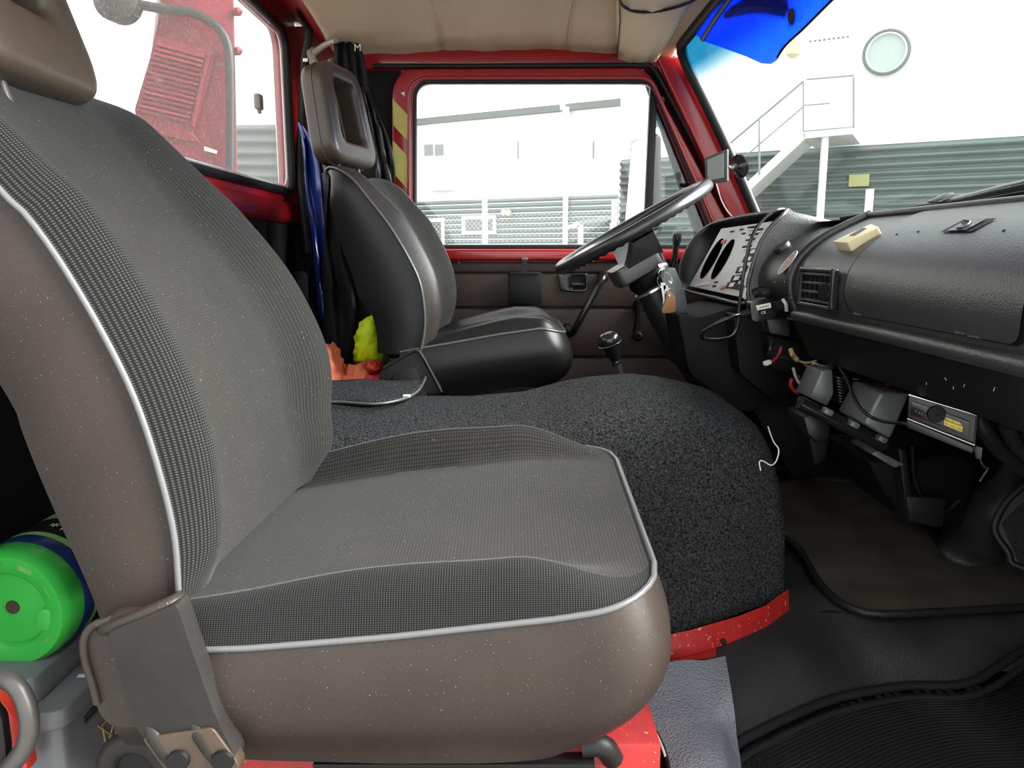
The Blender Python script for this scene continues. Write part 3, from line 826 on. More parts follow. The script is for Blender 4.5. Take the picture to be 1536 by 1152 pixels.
# cover hem above the bracket
tube('cover_hem', [P(146, 940, 0.782), P(165, 941, 0.760), P(215, 922, 0.752), P(262, 903, 0.758), P(270, 896, 0.785)], 0.008, M['vinyl'], ps, res=14)
# side flap of the cushion behind the bracket, with its own piping
prism('rear_flap', roundpoly([P(x, y, 0.762) for x, y in ((128, 945), (165, 925), (235, 930), (260, 1090), (160, 1092), (138, 1045))], 0.025, 5), (0, 0.03, 0), M['vinyl'], ps, bev=0.008, seg=3)
tube('piping', [P(x, y, 0.761) for x, y in ((165, 930), (140, 938), (126, 958), (128, 990), (140, 1030), (146, 1055))], 0.0045, M['vinyl'], ps, res=18, n=8)
headrest(ps, P(6, -12, 1.03) + V(-0.015, 0, 0.0), math.radians(4), math.radians(-16), 0.30, 0.25, 0.085, 0.13, 0.09, M['headrest'], 0.02)

# ---- driver seat (far)
ds = root('driver_seat', 'far driver seat in black vinyl beside the door', 'seat', (-0.2, 2.18, 0.1))
YDN, YDF = 1.95, 2.40
Ntr = [(630, 530), (636, 500), (637, 470), (630, 425), (612, 385), (585, 340), (556, 302), (528, 268)]
Nc = [P(x, y, YDN) for x, y in Ntr] + [P(505, 253, YDN + .01), P(487, 250, YDN + .02), P(476, 257, YDN + .02)]
Fc = []
for k, p in enumerate(Nc):
    Fc.append(V(p.x + interp([0, 3, 8, 10], [0.0, 0.02, 0.05, 0.05], k), YDF, p.z + 0.0))
def th_d(s): return interp([0, .1, .3, .6, .75, .85, .95, 1], [0.115, 0.13, 0.165, 0.135, 0.10, 0.075, 0.035, 0.02], s)
seat_back(ds, Nc, Fc, th_d, 0.042, M['fabric'], M['vinyl'], M['vinyl_black'], M['piping_far'], rtop=0.08)  # face in lighter materials than the shell: windscreen light put into its colour
z0 = P(632, 528, YDN).z; 
def zp_d(u, t): return interp([0, .3, .6, .85, 1], [z0, z0 + 0.022, z0 + 0.045, z0 + 0.060, z0 + 0.045], u) + 0.0 * t
def hg_d(u, t, tt):
    A = interp([0, .3, .7, .9, 1], [0.0, .02, .03, .02, 0.0], u)
    e = math.sin(math.pi / 2 * min(1.0, min(t, 1 - t) / 0.04)); b = bump_edge(t, 0.08, 0.25)
    return e * (0.008 * math.sin(math.pi * min(1, u)) + A * b)
x0 = P(600, 528, YDN).x; x1 = P(848, 505, 2.0).x
seat_cushion(ds, x0, x1, YDN, YDF, zp_d, hg_d, lambda p: 0.15, M['vinyl_black'], M['vinyl_black'], M['vinyl_black'], M['piping_far'], rc=0.07, undercut=0.05)
prism('hinge_cover', roundpoly([P(x, y, YDN - 0.03) for x, y in ((572, 552), (620, 526), (632, 530), (665, 590), (560, 600))], 0.02, 5), (0, 0.03, 0), M['bracket'], ds, bev=0.006, seg=3)
tube('hinge_edge', [P(x, y, YDN - 0.032) for x, y in ((575, 552), (618, 528), (631, 531), (662, 588))], 0.004, M['bracket'], ds, res=20, n=8)
prism('hinge_panel', roundpoly([P(x, y, YDN - 0.036) for x, y in ((590, 562), (616, 550), (624, 552), (642, 600), (585, 600))], 0.015, 5), (0, 0.01, 0), M['bracket'], ds, bev=0.004)
headrest(ds, P(508, 177, 2.14), math.radians(-14), math.radians(-10), 0.27, 0.26, 0.075, 0.14, 0.16, M['headrest'], 0.01)

# ------------------------------------------------------------------ carpeted engine cover between the seats
ec = root('engine_cover', 'grey carpet covered engine box between the two seats', 'engine cover', (0, 1.6, 0.1))
prof_n = []   # near side cross-section from floor to top and over to the far side, per station along X
rows = []
XS = [-0.70, -0.5, -0.3, -0.1, 0.03, 0.08, 0.12, 0.17, 0.22, 0.28, 0.33, 0.37, 0.405, 0.435, 0.46, 0.48, 0.495, 0.505]
for X in XS:
    u = max(0.0, (X - 0.20) / 0.305)
    ztop = CZ - 0.325 + 0.012 * math.sin(X * 9) - 0.01 * sm(X, -0.2, -0.7) + 0.036 * sm(X, 0.0, 0.28)
    ztop -= 0.11 * (1 - math.sqrt(max(0.0, 1 - min(1, u) ** 7.0)))
    zt = ztop
    yn = 1.335 + 0.03 * sm(X, 0.38, 0.505) ; yf = 1.90 - 0.03 * sm(X, 0.3, 0.505)
    zb_ = 0.126
    yb0 = interp([-0.7, 0.08, 0.17, 0.24, 0.36, 0.505], [1.325, 1.318, 1.20, 1.19, 1.245, 1.345], X)
    row = []
    prof = [(yb0, zb_), (lerp(yb0, yn, 0.62), lerp(zb_, zt, .3)), (lerp(yb0, yn, 0.95) + 0.004, lerp(zb_, zt, .6)), (yn + 0.018, zt - 0.075), (yn + 0.045, zt - 0.030), (yn + 0.10, zt - 0.006), (yn + 0.2, zt), (lerp(yn, yf, .6), zt + 0.004), (yf - 0.14, zt), (yf - 0.06, zt - 0.02), (yf - 0.02, zt - 0.07), (yf, zb_)]
    row = spline([V(X, y, z) for y, z in prof], 44)
    for q in range(len(row)):
        p = row[q]
        p.z += 0.0022 * math.sin(X * 37 + p.y * 23) * sm(p.z, zb_, zt)
        p.y += 0.0025 * math.sin(X * 29 + p.z * 31) * (1 if q < 20 else 0)
    rows.append(row)
# rounded front end
last = rows[-1]
for k in (0.4, 0.75, 1.0):
    rows.append([V(0.505 + 0.012 * math.sin(k * 1.57), lerp(p.y, 1.62, 0.10 * k), lerp(p.z, 0.14, 0.05 * k)) for p in last])
rows.append([V(0.515, lerp(p.y, 1.62, 0.9), lerp(p.z, 0.2, 0.8)) for p in last])
grid('carpet', rows, M['carpet'], ec, angle=80)
# red painted sill showing under the carpet edge
prism('painted_sill', [PZ(960, 1006, 0.10), PZ(1075, 985, 0.10), PZ(1185, 930, 0.10), V(0.50, 1.40, 0.10), V(-0.1, 1.40, 0.10)], (0, 0, 0.001), M['red_old'], ec)
sl = [(975, 998), (1035, 985), (1110, 962), (1150, 945), (1185, 918)]
su = [(975, 975), (1035, 962), (1090, 938), (1150, 918), (1183, 905)]
a_ = [PZ(x, y, 0.102) + V(0, 0.004, 0) for x, y in sl]; b_ = [V(p.x, p.y + 0.012, 0.140) for p in a_]
grid('painted_edge', [a_, [lerp(p, q, .5) + V(0, -.003, 0) for p, q in zip(a_, b_)], b_], M['red_old'], ec)
bo = PZ(1084, 966, 0.115)
lathe('drain_hole', [(0.005, 0), (0.005, 0.004), (0.001, 0.0045)], bo + V(0, -0.002, 0.006), (0, -1, 0.1), M['black'], ec, n=14)
# hatch flap edge with pale binding
zf = CZ - 0.318
fp_ = [(440, 606), (500, 603), (560, 606), (600, 600), (625, 588), (636, 572), (638, 566)]
tube('hatch_binding', [PZ(x, y, zf + 0.004) for x, y in fp_], 0.0032, M['piping_far'], ec, res=26, n=8)
fl_f = spline([PZ(x, y - 2, zf + 0.003) for x, y in fp_[:-1]], 30)
grid('carpet_flap', [[V(p.x, lerp(p.y, 1.87, k / 10), p.z + 0.002 * math.sin(p.x * 40 + k)) for p in fl_f] for k in range(11)], M['carpet'], ec, thick=0.004, angle=80)
box('flap_clip', PZ(610, 594, zf + 0.006), (0.016, 0.012, 0.005), M['label_white'], ec, bev=0.001)
# loose thread at the worn front edge, lint
tube('loose_thread', [P(1152, 640, 1.44), P(1160, 662, 1.40), P(1168, 674, 1.38), P(1165, 690, 1.37), P(1157, 698, 1.36), P(1146, 692, 1.355), P(1139, 692, 1.35), P(1141, 706, 1.345)], 0.0011, M['label_white'], ec, res=30, n=5)
# ------------------------------------------------------------------ dashboard
da = root('dashboard', 'black plastic dashboard with glovebox running across the cab', 'dashboard', (0.7, 1.6, 0.5))
YE = 1.62                        # far end of the passenger-side pod
tr = [(1300, 324), (1262, 341), (1232, 357), (1207, 376), (1190, 398), (1182, 425), (1185, 450), (1193, 468)]
prof = spline([P(x, y, YE) for x, y in tr], 40)            # from windscreen edge round the bulge to the lower lip
def dp(u, Y, off=0.0):
    """point on the dash surface: u 0 (top rear edge) to 1 (lower lip)"""
    f = u * (len(prof) - 1); i = min(len(prof) - 2, int(f)); p = prof[i].lerp(prof[i + 1], f - i)
    T = (prof[i + 1] - prof[i]).normalized(); n = V(T.z, 0, -T.x).normalized()
    return V(p.x, Y, p.z) + n * off
def dn(u):
    f = u * (len(prof) - 1); i = min(len(prof) - 2, int(f)); T = (prof[i + 1] - prof[i]).normalized()
    return V(T.z, 0, -T.x).normalized(), T
def dxy(px, py, off=0.0):
    """(u, Y) of the dash surface seen at a pixel"""
    best = None
    for k in range(401):
        u = k / 400; q = dp(u, 1.0, off)
        # project the profile line (any Y) on to the ray
        d = ray(px, py)
        if abs(d.x) < 1e-6: continue
        s = q.x / d.x; Y = d.y * s; z = CZ + d.z * s
        e = abs(z - q.z)
        nrm = dn(u)[0]
        if nrm.dot(d) > 0.02: continue
        if best is None or e < best[0]: best = (e, u, Y)
    return best[1], best[2]
n0 = dn(0.5)[0]
if n0.x > 0: 
    _dp, _dn = dp, dn
    def dn(u):
        n, T = _dn(u); return -n, T
    def dp(u, Y, off=0.0): return _dp(u, Y, -off)
US = [k / 39 for k in range(40)]
# pod skin, with a rounded far end
rows = []
for Y, off in ((0.76, 0.0), (0.9, 0), (1.1, 0), (1.3, 0), (1.5, 0), (1.56, 0), (1.59, -0.001), (1.605, -0.004), (1.615, -0.010), (1.62, -0.02), (1.62, -0.05)):
    rows.append([dp(u, Y, off) for u in US])
grid('passenger_pod', rows, M['dash'], da)
tube('pod_rim', [dp(u, 1.600, 0.002) for u in US], 0.010, M['dash_smooth'], da, n=10)
tube('pod_rim', [dp(1.0, Y, 0.0) + V(-0.004, 0, -0.004) for Y in (0.76, 1.0, 1.3, 1.55, 1.60)], 0.013, M['dash'], da, n=12)
tube('pod_rim', [dp(0.02, Y, 0.002) for Y in (0.76, 1.0, 1.3, 1.55, 1.60)], 0.008, M['dash_smooth'], da, n=10)
# closed near end of the pod, by the door
endp = [dp(u, 0.762, 0.0) for u in US] + [V(prof[-1].x + 0.045, 0.762, CZ - 0.222), V(1.05, 0.762, CZ - 0.222), V(1.05, 0.762, CZ + 0.05), V(0.83, 0.762, CZ + 0.065)]
prism('pod_end', endp, (0, 0.006, 0), M['dash_smooth'], da)
# top shelf back to the windscreen
xb = prof[0].x
grid('top_shelf', [[V(xb - 0.005, Y, prof[0].z - 0.003), V(lerp(xb, 0.80 + bow(Y) * 1.2, .5), Y, prof[0].z + 0.004), V(0.80 + bow(Y) * 1.2, Y, CZ + 0.07)] for Y in [lerp(0.76, 2.5, k / 20) for k in range(21)]], M['dash_smooth'], da)
# lower apron under the pod
lip = prof[-1]
ap = [V(lip.x + 0.0, 0, lip.z - 0.006), V(lip.x + 0.008, 0, lip.z - 0.02), V(lip.x + 0.020, 0, lip.z - 0.05), V(lip.x + 0.045, 0, CZ - 0.222), V(lip.x + 0.09, 0, CZ - 0.225)]
grid('lower_apron', [[p + V(0, Y, 0) for Y in (0.76, 1.0, 1.3, 1.60, 1.64)] for p in ap], M['apron'], da, thick=0.004)
tube('chrome_line', [V(lip.x - 0.001, Y, lip.z - 0.016) for Y in (0.76, 1.1, 1.4, 1.60, 1.66)], 0.0022, M['piping'], da, n=6)
for k in range(6):
    random.seed(40 + k)
    y_ = random.uniform(0.95, 1.25); z_ = random.uniform(CZ - 0.20, CZ - 0.165)
    xx = interp([CZ - 0.222, lip.z - 0.05], [lip.x + 0.045, lip.x + 0.020], z_) - 0.004
    tube('scratch', [V(xx, y_, z_), V(xx - 0.001, y_ + random.uniform(-.004, .004), z_ + random.uniform(.003, .008))], 0.0004, M['wire_white'], da, n=4)
# centre stack section, set back a little
rows = []
for Y in (1.60, 1.70, 1.80, 1.90, 2.50):
    rows.append([dp(u, Y, -0.014) + V(0.0, 0, 0) for u in US] + [dp(1, Y, -0.014) + V(0.02, 0, -0.03), dp(1, Y, -0.014) + V(0.05, 0, -0.06)])
grid('centre_section', rows, M['dash_smooth'], da)
# glovebox lid: rounded panel proud of the skin, sunk joint around it
def lid_rows(off, grow):
    u0, u1, y0, y1 = 0.035 - grow * 1.5, 0.915 + grow * 1.5, 0.865 - grow, 1.335 + grow * 1.3
    Lu = 0.30
    R = []
    n1, n2 = 44, 24
    for a in range(n1 + 1):
        s = -1 + 2 * a / n1; row = []
        ru = 0.16
        for b in range(n2 + 1):
            t = -1 + 2 * b / n2
            # squircle-like mapping keeps the outline rounded at its corners
            k = 1.0
            d = max(0.0, abs(s) - (1 - 0.34)) / 0.34
            w = 1 - 0.155 * (1 - math.sqrt(max(0, 1 - d * d))) * (1.0 if t > 0 else 0.75)
            u = lerp(u0, u1, (s + 1) / 2); Y = (y0 + y1) / 2 + t * w * (y1 - y0) / 2
            # the upper far corner sweeps in towards the top
            Y += 0.05 * sm(0.45 - (s + 1) / 2, 0.0, 0.45) * ((t + 1) / 2)
            row.append(dp(u, Y, off))
        R.append(row)
    return R
gl_ = lid_rows(0.0015, 0.006)
grid('lid_joint', lid_rows(0.0012, 0.008), M['black'], da)
lid = grid('glovebox_lid', lid_rows(0.004, 0.0), M['dash'], da)
for px_, py_, w_ in ((1290, 471, 0.022), (1446, 499, 0.020), (1468, 505, 0.020)):
    u, Y = dxy(px_, py_)
    tube('hinge', [dp(min(u, 0.97), Y - w_ / 2 * 1.2, 0.004), dp(min(u, 0.97), Y + w_ / 2 * 1.2, 0.004)], 0.0032, M['dash_smooth'], lid, n=8)
# parallelogram latch with its moulded symbol
def lpt(x, y, off=0.006):
    u, Y = dxy(x, y); return dp(u, Y, off)
lat = mesh('latch_recess', [lpt(1413, 353), lpt(1461, 352), lpt(1498, 333), lpt(1447, 335)], [(0, 1, 2, 3)], M['black'], lid, False)
mesh('latch_face', [lpt(1424, 352.3, .0075), lpt(1452, 351.8, .0075), lpt(1482, 335.5, .0075), lpt(1452, 336.5, .0075)], [(0, 1, 2, 3)], M['dash'], lat, False)
tube('moulded_symbol', [lpt(1440, 350, .009), lpt(1449, 349, .009), lpt(1457, 344, .009), lpt(1459, 340, .009), lpt(1452, 339.5, .009), lpt(1447, 342.5, .009)], 0.0016, M['dash'], lat, res=14, n=6)
for x, y in ((1347, 355), (1379, 351), (1508, 350)):
    lathe('button_hole', [(0.0022, 0), (0.0022, 0.001)], lpt(x, y, .0042), dn(dxy(x, y)[0])[0], M['black'], lid, n=8)
# air vent with separate louvres, fins and thumb wheel
def vent(px0, px1, py0, py1):
    u0, Ya = dxy(px0, (py0 + py1) / 2); u1, Yb_ = dxy(px1, (py0 + py1) / 2)
    uc = (u0 + u1) / 2; yc = (Ya + Yb_) / 2; w = abs(Ya - Yb_)
    c = dp(uc, yc, 0.0); n, T = dn(uc); up = -T
    h = (P(px0, py0, Ya) - P(px0, py1, Ya)).length
    R_ = V(0, -1, 0)
    vt = ring_prism('air_vent', [c + R_ * x + up * y + n * 0.0005 for x, y in rrect(w, h, 0.006)], [c + R_ * x + up * y + n * 0.0005 for x, y in rrect(w * 0.86, h * 0.80, 0.004)], n * 0.012, M['black_gloss'], da, bev=0.0015)
    prism('vent_throat', [c + R_ * x + up * y + n * 0.0025 for x, y in rrect(w * 0.88, h * 0.82, 0.004)], -n * 0.001, M['black'], vt)
    for k in range(4):
        y = lerp(-0.33, 0.33, k / 3) * h
        prism('louvre', [c + R_ * x + up * (y + 0.0022 * s_) + n * (0.009) for x, s_ in ((-w * .43, -1), (w * .43, -1), (w * .43, 1), (-w * .43, 1))], -n * 0.005, M['louvre'], vt, bev=0.0006)
    for k in range(6):
        x = lerp(-0.36, 0.36, k / 5) * w
        prism('fin', [c + R_ * (x + 0.0010 * s_) + up * y + n * 0.006 for y, s_ in ((-h * .39, -1), (-h * .39, 1), (h * .39, 1), (h * .39, -1))], -n * 0.003, M['black_gloss'], vt)
    lathe('thumb_wheel', [(0.001, 0), (0.014, 0.0005), (0.016, 0.003), (0.014, 0.006), (0.001, 0.0065)], c + R_ * (w * 0.30) - up * h * 0.08 + n * 0.008, (R_ * 0.6 + n).normalized(), M['black'], vt, n=24)
    for s_ in (-1, 1):
        tube('vent_bar', [c + R_ * (-w * .46) + up * s_ * h * 0.455 + n * 0.011, c + R_ * (w * .46) + up * s_ * h * 0.455 + n * 0.011], 0.0022, M['louvre'], vt, n=6)
vent(1206, 1258, 403, 460)
def on_centre(x, y, off=0.0):
    u, Y = dxy(x, y, -0.014); return dp(u, Y, -0.014 + off), dn(u)[0], dn(u)[1]
c, n, T = on_centre(1201, 447, 0.012)
lathe('screw', [(0.006, 0), (0.0055, 0.003), (0.001, 0.0035)], dp(dxy(1200, 447)[0], 1.59, 0.006), dn(0.9)[0], M['steel_dark'], da, n=12)
# round blank, two knobs, ignition light, speaker grille holes
c, n, T = on_centre(1174, 373)
lathe('round_blank', [(0.001, 0.011), (0.019, 0.010), (0.021, 0.007), (0.020, -0.006)][::-1], c, n, M['dash_smooth'], da, n=28)
for x in (1140, 1153):
    c, n, T = on_centre(x, 438)
    lathe('rotary_knob', [(0.013, -0.004), (0.013, 0.016), (0.011, 0.019), (0.001, 0.0195)], c, n, M['bracket'], da, n=24)
for gi in range(7):
    for gj in range(6):
        x = 1212 + gi * 8 + gj * 4; y = 353 - gi * 2.2 - gj * 4.3
        try:
            c, n, T = on_centre(x, y, 0.0006)
        except Exception:
            continue
        lathe('speaker_hole', [(0.0022, 0), (0.0022, 0.0004)], c, n, M['black'], da, n=6)
for x, y in ((1163, 423), (1177, 423)):
    c, n, T = on_centre(x, y, 0.0005)
    lathe('trim_pin', [(0.0022, 0), (0.0015, 0.001)], c, n, M['steel'], da, n=8)
st_c, n, T = on_centre(1182, 394, 0.0008)
st = mesh('oval_sticker', [st_c + T * (0.031 * math.cos(a)) + V(0, 1, 0) * (0.021 * math.sin(a)) for a in [2 * math.pi * k / 28 for k in range(28)]], [tuple(range(28))], M['sticker'], None, False)
tag(st, 'worn oval red and white sticker on the dashboard centre', 'sticker')
tube('moulded_rim', [p + n * 0.0 for p in [st_c + T * (0.031 * math.cos(a)) + V(0, 1, 0) * (0.021 * math.sin(a)) for a in [2 * math.pi * k / 28 for k in range(28)]]], 0.0008, M['label_white'], st, closed=True, n=4)
# cream remote on the dash top
c = dp(dxy(1284, 352)[0], dxy(1284, 352)[1], 0.0); n, T = dn(dxy(1284, 352)[0])
cb = root('cream_remote', 'small cream plastic gadget lying on the dashboard top', 'gadget', c)
Ymid = dxy(1284, 352)[1]
a0, a1, a2, a3 = [PP(x, y, c + n * 0.012, n) for x, y in ((1249, 362), (1306, 336), (1318, 341), (1270, 364))]
prism('body', roundpoly([a0, a1, a2, a3], 0.004), -n * 0.018, M['cream'], cb, bev=0.003, seg=3)
q0, q1, q2, q3 = [PP(x, y, c + n * 0.0125, n) for x, y in ((1274, 353), (1294, 342), (1300, 342.5), (1282, 353))]
prism('slot', [q0, q1, q2, q3], n * 0.0008, M['door_panel'], cb)

# ------------------------------------------------------------------ instrument binnacle
bi = root('instrument_binnacle', 'black hooded instrument binnacle with silver gauge plate behind the wheel', 'instrument panel', P(1090, 460, 2.1))
A_ = P(1119, 455, 1.87); B_ = P(1181, 316, 1.87); C_ = P(1056, 343, 2.40); D_ = P(1022, 428, 2.40)   # lip: near bottom, near top, far top, far bottom
E_ = P(1030, 372, 2.43)
lip_o = [A_, P(1122, 425, 1.865), P(1140, 365, 1.865), P(1160, 336, 1.865), B_, P(1165, 317, 1.92), P(1100, 327, 2.2), P(1066, 337, 2.38), P(1045, 353, 2.42), P(1030, 375, 2.43), P(1021, 400, 2.42), D_, P(1030, 436, 2.36), P(1070, 446, 2.12)]
lip_s = spline(lip_o, 64, closed=True)
cen = sum(lip_s, V(0, 0, 0)) / 64
fwd = V(0.93, 0, -0.30).normalized()
rows = [lip_s, [lerp(p, cen, 0.02) + fwd * -0.004 for p in lip_s], [lerp(p, cen, 0.055) + fwd * 0.002 for p in lip_s], [lerp(p, cen, 0.07) + fwd * 0.03 for p in lip_s], [lerp(p, cen, 0.09) + fwd * 0.075 for p in lip_s]]
grid('hood_inside', rows, M['dash_smooth'], bi, cu=True)
# outer hood runs forward to the dash top
rows = [lip_s]
for k in range(1, 7):
    t = k / 6
    rows.append([V(p.x + 0.17 * t, lerp(p.y, cen.y, -0.03 * math.sin(math.pi * t) + 0.05 * t), lerp(p.z, min(p.z, CZ + 0.058) if p.z > CZ else p.z - 0.01, t ** 0.9)) for p in lip_s])
grid('hood', rows, M['dash'], bi, cu=True)
tube('lip_edge', [p for p in lip_s], 0.005, M['dash'], bi, closed=True, n=8)
# gauge plate
pc = [P(1112, 443, 1.93), P(1157, 333, 1.93), P(1083, 344, 2.36), P(1037, 429, 2.36)]
pn = (pc[1] - pc[0]).cross(pc[3] - pc[0]).normalized()
if pn.dot(V(0, 0, CZ) - pc[0]) < 0: pn = -pn
def pp(x, y, off=0.0): return PP(x, y, pc[0], pn) + pn * off
gp = prism('gauge_plate', [pp(1118, 447, 0), pp(1166, 331, 0), pp(1082, 343, 0), pp(1034, 429, 0)], -pn * 0.004, M['inst'], bi)
def ell(cx, cy, ax, ay, bx, by, n=28): return [(cx + ax * math.cos(a) + bx * math.sin(a), cy + ay * math.cos(a) + by * math.sin(a)) for a in [2 * math.pi * k / n for k in range(n)]]
for cx, cy in ((1068, 388), (1084.5, 389)):
    prism('gauge_dial', [pp(x, y, 0.0005) for x, y in ell(cx, cy, 16.5, -30, 5, 3.5)], pn * 0.0012, M['hole'], gp)
random.seed(3)
def patch(nm, x, y, w, h, m, sk=-0.42, off=0.0006, d=0.002):
    q = [(x, y), (x + w, y - w * 0.16), (x + w - h * sk, y - w * 0.16 - h), (x - h * sk, y - h)]
    return prism(nm, [pp(a, b, off) for a, b in q], pn * d, m, gp)
for k, (x, y) in enumerate(((1103, 424), (1109, 414), (1116, 401), (1125, 385), (1131, 374))):
    patch('switch_recess', x - 14 + k, y + 9, 15, 9, M['black'])
    patch('switch_cap', x - 8 + k, y + 7.5, 7, 6, M['inst_white'], off=0.0026)
for x, y in ((1122, 370), (1127, 360), (1132, 352), (1139, 345), (1130, 341)):
    patch('switch_slot', x - 8, y + 2, 13, 2.5, M['black'])
    patch('switch_mark', x - 7, y + 5.5, 9, 2, M['inst_white'], off=0.001)
for x, y in ((1096, 349), (1110, 346), (1113, 352), (1127, 343), (1069, 431), (1072, 425)):
    patch('icon', x, y, 4.5, 2.2, M['black'])
for x, y, w in ((1082, 366, 6), (1081, 434.5, 5)):
    patch('warning_light', x, y, w, 5, M['red_plastic'])
patch('legend_strip', 1042, 431, 24, 5, M['inst_white'], sk=-0.3)
prism('fuse_panel', [pp(x, y, 0.001) for x, y in ((1090, 432), (1113, 436), (1117, 428), (1095, 424))], pn * 0.003, M['black'], gp)
c = P(1118, 441, 1.86)
prism('pale_tag', [P(x, y, 1.858) for x, y in ((1116, 449), (1121, 449), (1122.5, 444), (1119.5, 432), (1117.5, 433), (1113.5, 445))], (0, 0.003, 0), M['label_white'], bi, bev=0.0008)

# ------------------------------------------------------------------ steering column, wheel, stalk, knee panel
knee = root('knee_panel', 'matt black lower dash panel under the instruments', 'panel', (0.6, 2.0, 0.1))
kp = [(1016, 470), (1045, 478), (1112, 458), (1150, 490), (1146, 560), (1165, 600), (1120, 620), (1085, 600), (1034, 560)]
prism('shroud', roundpoly([P(x, y, 1.93) for x, y in kp], 0.02), (0, 0.32, 0), M['black'], knee, bev=0.012, seg=3)
prism('lower_box', roundpoly([P(x, y, 1.85) for x, y in ((1100, 470), (1230, 500), (1235, 560), (1160, 600), (1110, 560))], 0.01), (0, 0.12, 0), M['black'], knee, bev=0.006)
prism('floor_duct', [P(x, y, 2.0) for x, y in ((1120, 600), (1210, 580), (1260, 700), (1190, 720))], (0, 0.3, 0), M['black'], knee, bev=0.01)
prism('grey_socket', roundpoly([P(x, y, 1.72) for x, y in ((1150, 478), (1183, 478), (1185, 505), (1155, 500))], 0.006), (0, 0.05, 0), M['dash_smooth'], knee, bev=0.004)

wc = P(948, 341, 2.15)
rt_ = (P(1062, 276, 2.15) - P(836, 406, 2.15)); Rw = rt_.length / 2 - 0.012
e1 = rt_.normalized(); ax_ = V(-e1.z, 0, e1.x)             # towards the driver
e2 = V(0, 1, 0)
sw = root('steering_wheel', 'large black steering wheel on a tilted column', 'steering wheel', wc - ax_ * 0.1)
rim_pts = [wc + e1 * (Rw * math.cos(a)) + e2 * (Rw * math.sin(a)) for a in [2 * math.pi * k / 64 for k in range(64)]]
rimo = tube('rim', rim_pts, 0.0165, M['wheel'], sw, closed=True, n=16)
for k in range(56):
    a = 2 * math.pi * k / 56
    q = wc + (e1 * math.cos(a) + e2 * math.sin(a)) * (Rw - 0.003) - ax_ * 0.014
    tg = -e1 * math.sin(a) + e2 * math.cos(a)
    tube('finger_grip', [q - tg * 0.007, q, q + tg * 0.007], [0.004, 0.0055, 0.004], M['rubber'], rimo, n=6)
hubc = wc - ax_ * 0.115 + e1 * 0.0
def wpt(a, b, c): return wc + e1 * a + e2 * b + ax_ * c
# two broad spokes dropping to the hub pad
for s_ in (-1, 1):
    for a0 in (0.10,):
        rows = []
        for k in range(9):
            t = k / 8
            b = s_ * lerp(Rw * 0.97, 0.05, t); wdt = lerp(0.030, 0.055, t); c0 = lerp(-0.012, -0.085, t ** 0.8)
            rows.append([wpt(-0.02 - wdt, b, c0 - 0.012), wpt(-0.02 - wdt, b, c0 + 0.008), wpt(-0.02 + wdt, b, c0 + 0.008), wpt(-0.02 + wdt, b, c0 - 0.012)])
        grid('spoke', rows, M['dash'], sw, cu=True, angle=30)
prism('hub_pad', roundpoly([wpt(-0.115, -0.075, -0.125), wpt(0.030, -0.075, -0.125), wpt(0.030, 0.075, -0.125), wpt(-0.115, 0.075, -0.125)], 0.03), ax_ * 0.05, M['dash'], sw, bev=0.012, seg=3)
prism('hub_cheek', [wpt(-0.015, -0.07, -0.02), wpt(0.040, -0.07, -0.012), wpt(0.022, -0.07, -0.125), wpt(-0.06, -0.07, -0.125)], (0, 0.03, 0), M['dash_smooth'], sw, bev=0.006)
lathe('horn_ring', [(0.05, 0), (0.055, -0.03), (0.045, -0.05)], wpt(-0.03, 0, -0.12), ax_, M['black'], sw, n=28)
co = root('steering_column', 'black steering column shroud below the wheel', 'column', P(1010, 560, 2.15))
tube('column_cover', [wpt(-0.03, 0, -0.165), wpt(-0.03, 0, -0.24), wpt(-0.025, 0, -0.34), wpt(-0.01, 0, -0.52)], [0.046, 0.050, 0.052, 0.055], M['dash_smooth'], co, n=20)
prism('switch_cover', roundpoly([P(x, y, 2.06) for x, y in ((990, 408), (1012, 400), (1028, 440), (1032, 470), (1005, 470))], 0.01), (0, 0.16, 0), M['sheet'], co, bev=0.006)
lathe('chrome_collar', [(0.052, 0), (0.053, 0.006), (0.05, 0.008)], wpt(-0.03, 0, -0.172), -ax_, M['steel'], co, n=28)
sk_ = tube('stalk', [P(1006, 400, 2.12), P(1011, 392, 2.10), P(1013, 378, 2.08), P(1015, 362, 2.07)], [0.008, 0.009, 0.008, 0.007], M['black_gloss'], co, res=12)
tube('stalk_knob', [P(1014, 368, 2.072), P(1015.5, 358, 2.066), P(1016, 352, 2.063)], [0.008, 0.0125, 0.011], M['black_gloss'], co, res=6, n=14)
# keys
ky = root('key_bunch', 'bunch of keys with tan leather fob in the ignition', 'keys', P(1002, 468, 2.0))
lathe('ignition_barrel', [(0.009, 0), (0.009, 0.012), (0.007, 0.014)], P(994, 400, 2.06), (-0.3, -1, 0.2), M['steel_dark'], ky, n=20)
prism('key_head', roundpoly([P(x, y, 2.03) for x, y in ((986, 396), (1000, 393), (1003, 402), (992, 408))], 0.006), (0, 0.004, 0), M['steel'], ky, bev=0.001)
def kring(x, y, Y, r, tilt):
    c_ = P(x, y, Y); u_ = V(math.cos(tilt), math.sin(tilt), 0)
    return tube('key_ring', [c_ + u_ * (r * math.cos(a)) + V(0, 0, 1) * (r * math.sin(a)) for a in [2 * math.pi * k / 24 for k in range(24)]], 0.0013, M['steel'], ky, closed=True, n=6)
kring(992, 410, 2.02, 0.010, 0.6); kring(997, 421, 2.01, 0.020, 0.2); kring(1000, 428, 2.0, 0.012, -0.4)
